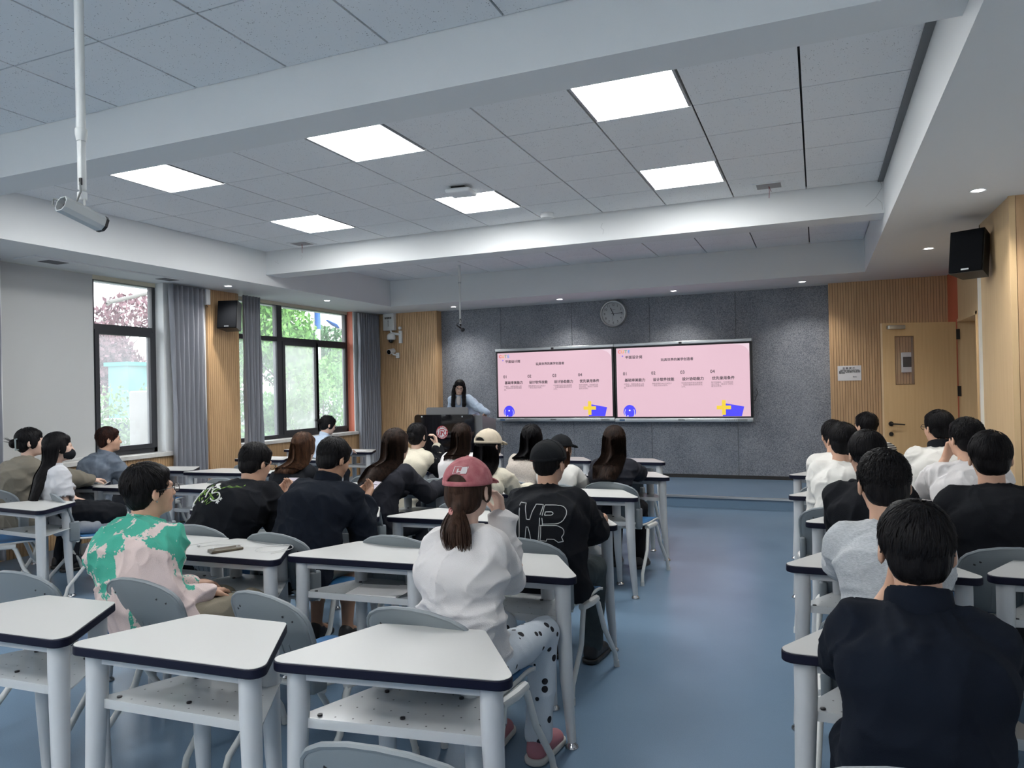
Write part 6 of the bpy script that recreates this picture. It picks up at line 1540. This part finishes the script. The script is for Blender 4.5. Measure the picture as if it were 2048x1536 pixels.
pts = [(-2.78,2.67,z),(-2.74,2.73,z),(-2.66,2.76,z),(-2.58,2.74,.776),(-2.56,2.69,.776),(-2.50,2.76,z),(-2.42,2.82,z),(-2.36,2.80,z),(-2.34,2.72,z),(-2.40,2.68,z),(-2.46,2.70,z+.002),(-2.45,2.78,z+.004),(-2.38,2.84,z+.002),(-2.31,2.78,z),(-2.33,2.66,z)]
def smoothp(p, n=8):
    p = [Vector(q) for q in p]; out = []
    for i in range(len(p)-1):
        a, b_, c, d_ = p[max(i-1,0)], p[i], p[i+1], p[min(i+2,len(p)-1)]
        for k in range(n): t = k/n; out.append(.5*((2*b_)+(c-a)*t+(2*a-5*b_+4*c-d_)*t*t+(3*b_-3*c+d_-a)*t**3))
    return out+[p[-1]]
mb = MB().tube(smoothp(pts), .0014, 5)
o = mb.build('wired_earphones', mat('white_rubber',(.6,.6,.6),.5), None, True); enlarge(o); tag(o, 'white wired earphones tangled on the desk by the brown phone', 'earphones')
for (a, b_) in (((-2.78,2.67),0),((-2.615,2.60),1)): MB().lathe([(0,-.006),(.007,-.002),(.008,.004),(0,.008)], c=(a[0],a[1],.7685+.012*b_), n=10).build('earbud', MATS['white_rubber'], o, True)
r = empty('folded_paper', (-1.86,2.83,.5805), math.radians(6), 'folded white paper lying on the shelf of the desk left of the pink cap', 'paper')
MB().add([(-.13,-.08,.002),(.12,-.08,.002),(.12,.09,.002),(-.13,.09,.002),(-.13,-.08,.010),(.12,-.08,.012),(.12,.09,.014),(-.13,.09,.010)],[(0,3,2,1),(4,5,6,7),(0,1,5,4),(1,2,6,5),(2,3,7,6),(3,0,4,7)]).build('cover', m_paper, r)
enlarge(r); MB().add([(.06,-.085,.013),(.15,-.07,.020),(.15,.10,.018),(.06,.09,.015)],[(0,1,2,3)]).build('loose_leaf', m_paper, r).modifiers.new('s','SOLIDIFY').thickness = .001
def sheet_on(x, y, a, label, z=.7608, w=.21, d_=.148):
    r = MB().box(-w/2,w/2,-d_/2,d_/2,0,.0012).build('paper_sheet', m_paper, None, False, (x,y,z)); r.rotation_euler = (0,0,a); enlarge(r); tag(r, label, 'paper'); return r
sheet_on(-3.50,7.50,.3,'white paper on the desk right below the lectern'); sheet_on(-5.30,7.66,.2,'white paper on the desk under the far window')
sheet_on(-3.62,5.98,.1,'white paper on the desk in front of the cream hoodie'); sheet_on(-5.72,6.60,.5,'white paper on the desk by the curtain right of the pilaster')
o = MB().lathe([(0,0),(.030,0),(.036,.012),(.036,.02),(0,.022)], n=20).build('paper_cup_lid', m_paper, None, True, (-3.43,5.97,.762)); enlarge(o); tag(o, 'round white lid on the desk beside the cream hoodie', 'lid')
def crumple(x, y, z, s_, label, seed, m=m_paper):
    c = SDF(.007).ell((0,0,.03), V(s_,s_*.8,s_*.6)).cap((0,0,.03),(s_*1.2,s_*.3,.05),s_*.5,s_*.2,k=.02); P, F = c.mesh(); P = folds(P, F, .035, seed, 20)
    P[:,2] -= P[:,2].min()
    o = np_mesh(P, F, 'crumpled_tissue', m); o.location = (x,y,z); enlarge(o); tag(o, label, 'tissue')
crumple(-1.42,3.92,.581,.045,'crumpled white tissue on the shelf in front of the man with outlined letters',4)
crumple(-2.10,3.86,.581,.05,'crumpled white plastic bag on the shelf left of the pink cap',6)
o = MB().rbox(-.09,.09,-.06,.06,0,.022,.004).build('blue_booklet', mat('blue_cover',(.03,.10,.28),.4), None, True, (.40,4.30,.581)); enlarge(o); tag(o, 'blue booklet on the shelf of a desk in the right block', 'book')
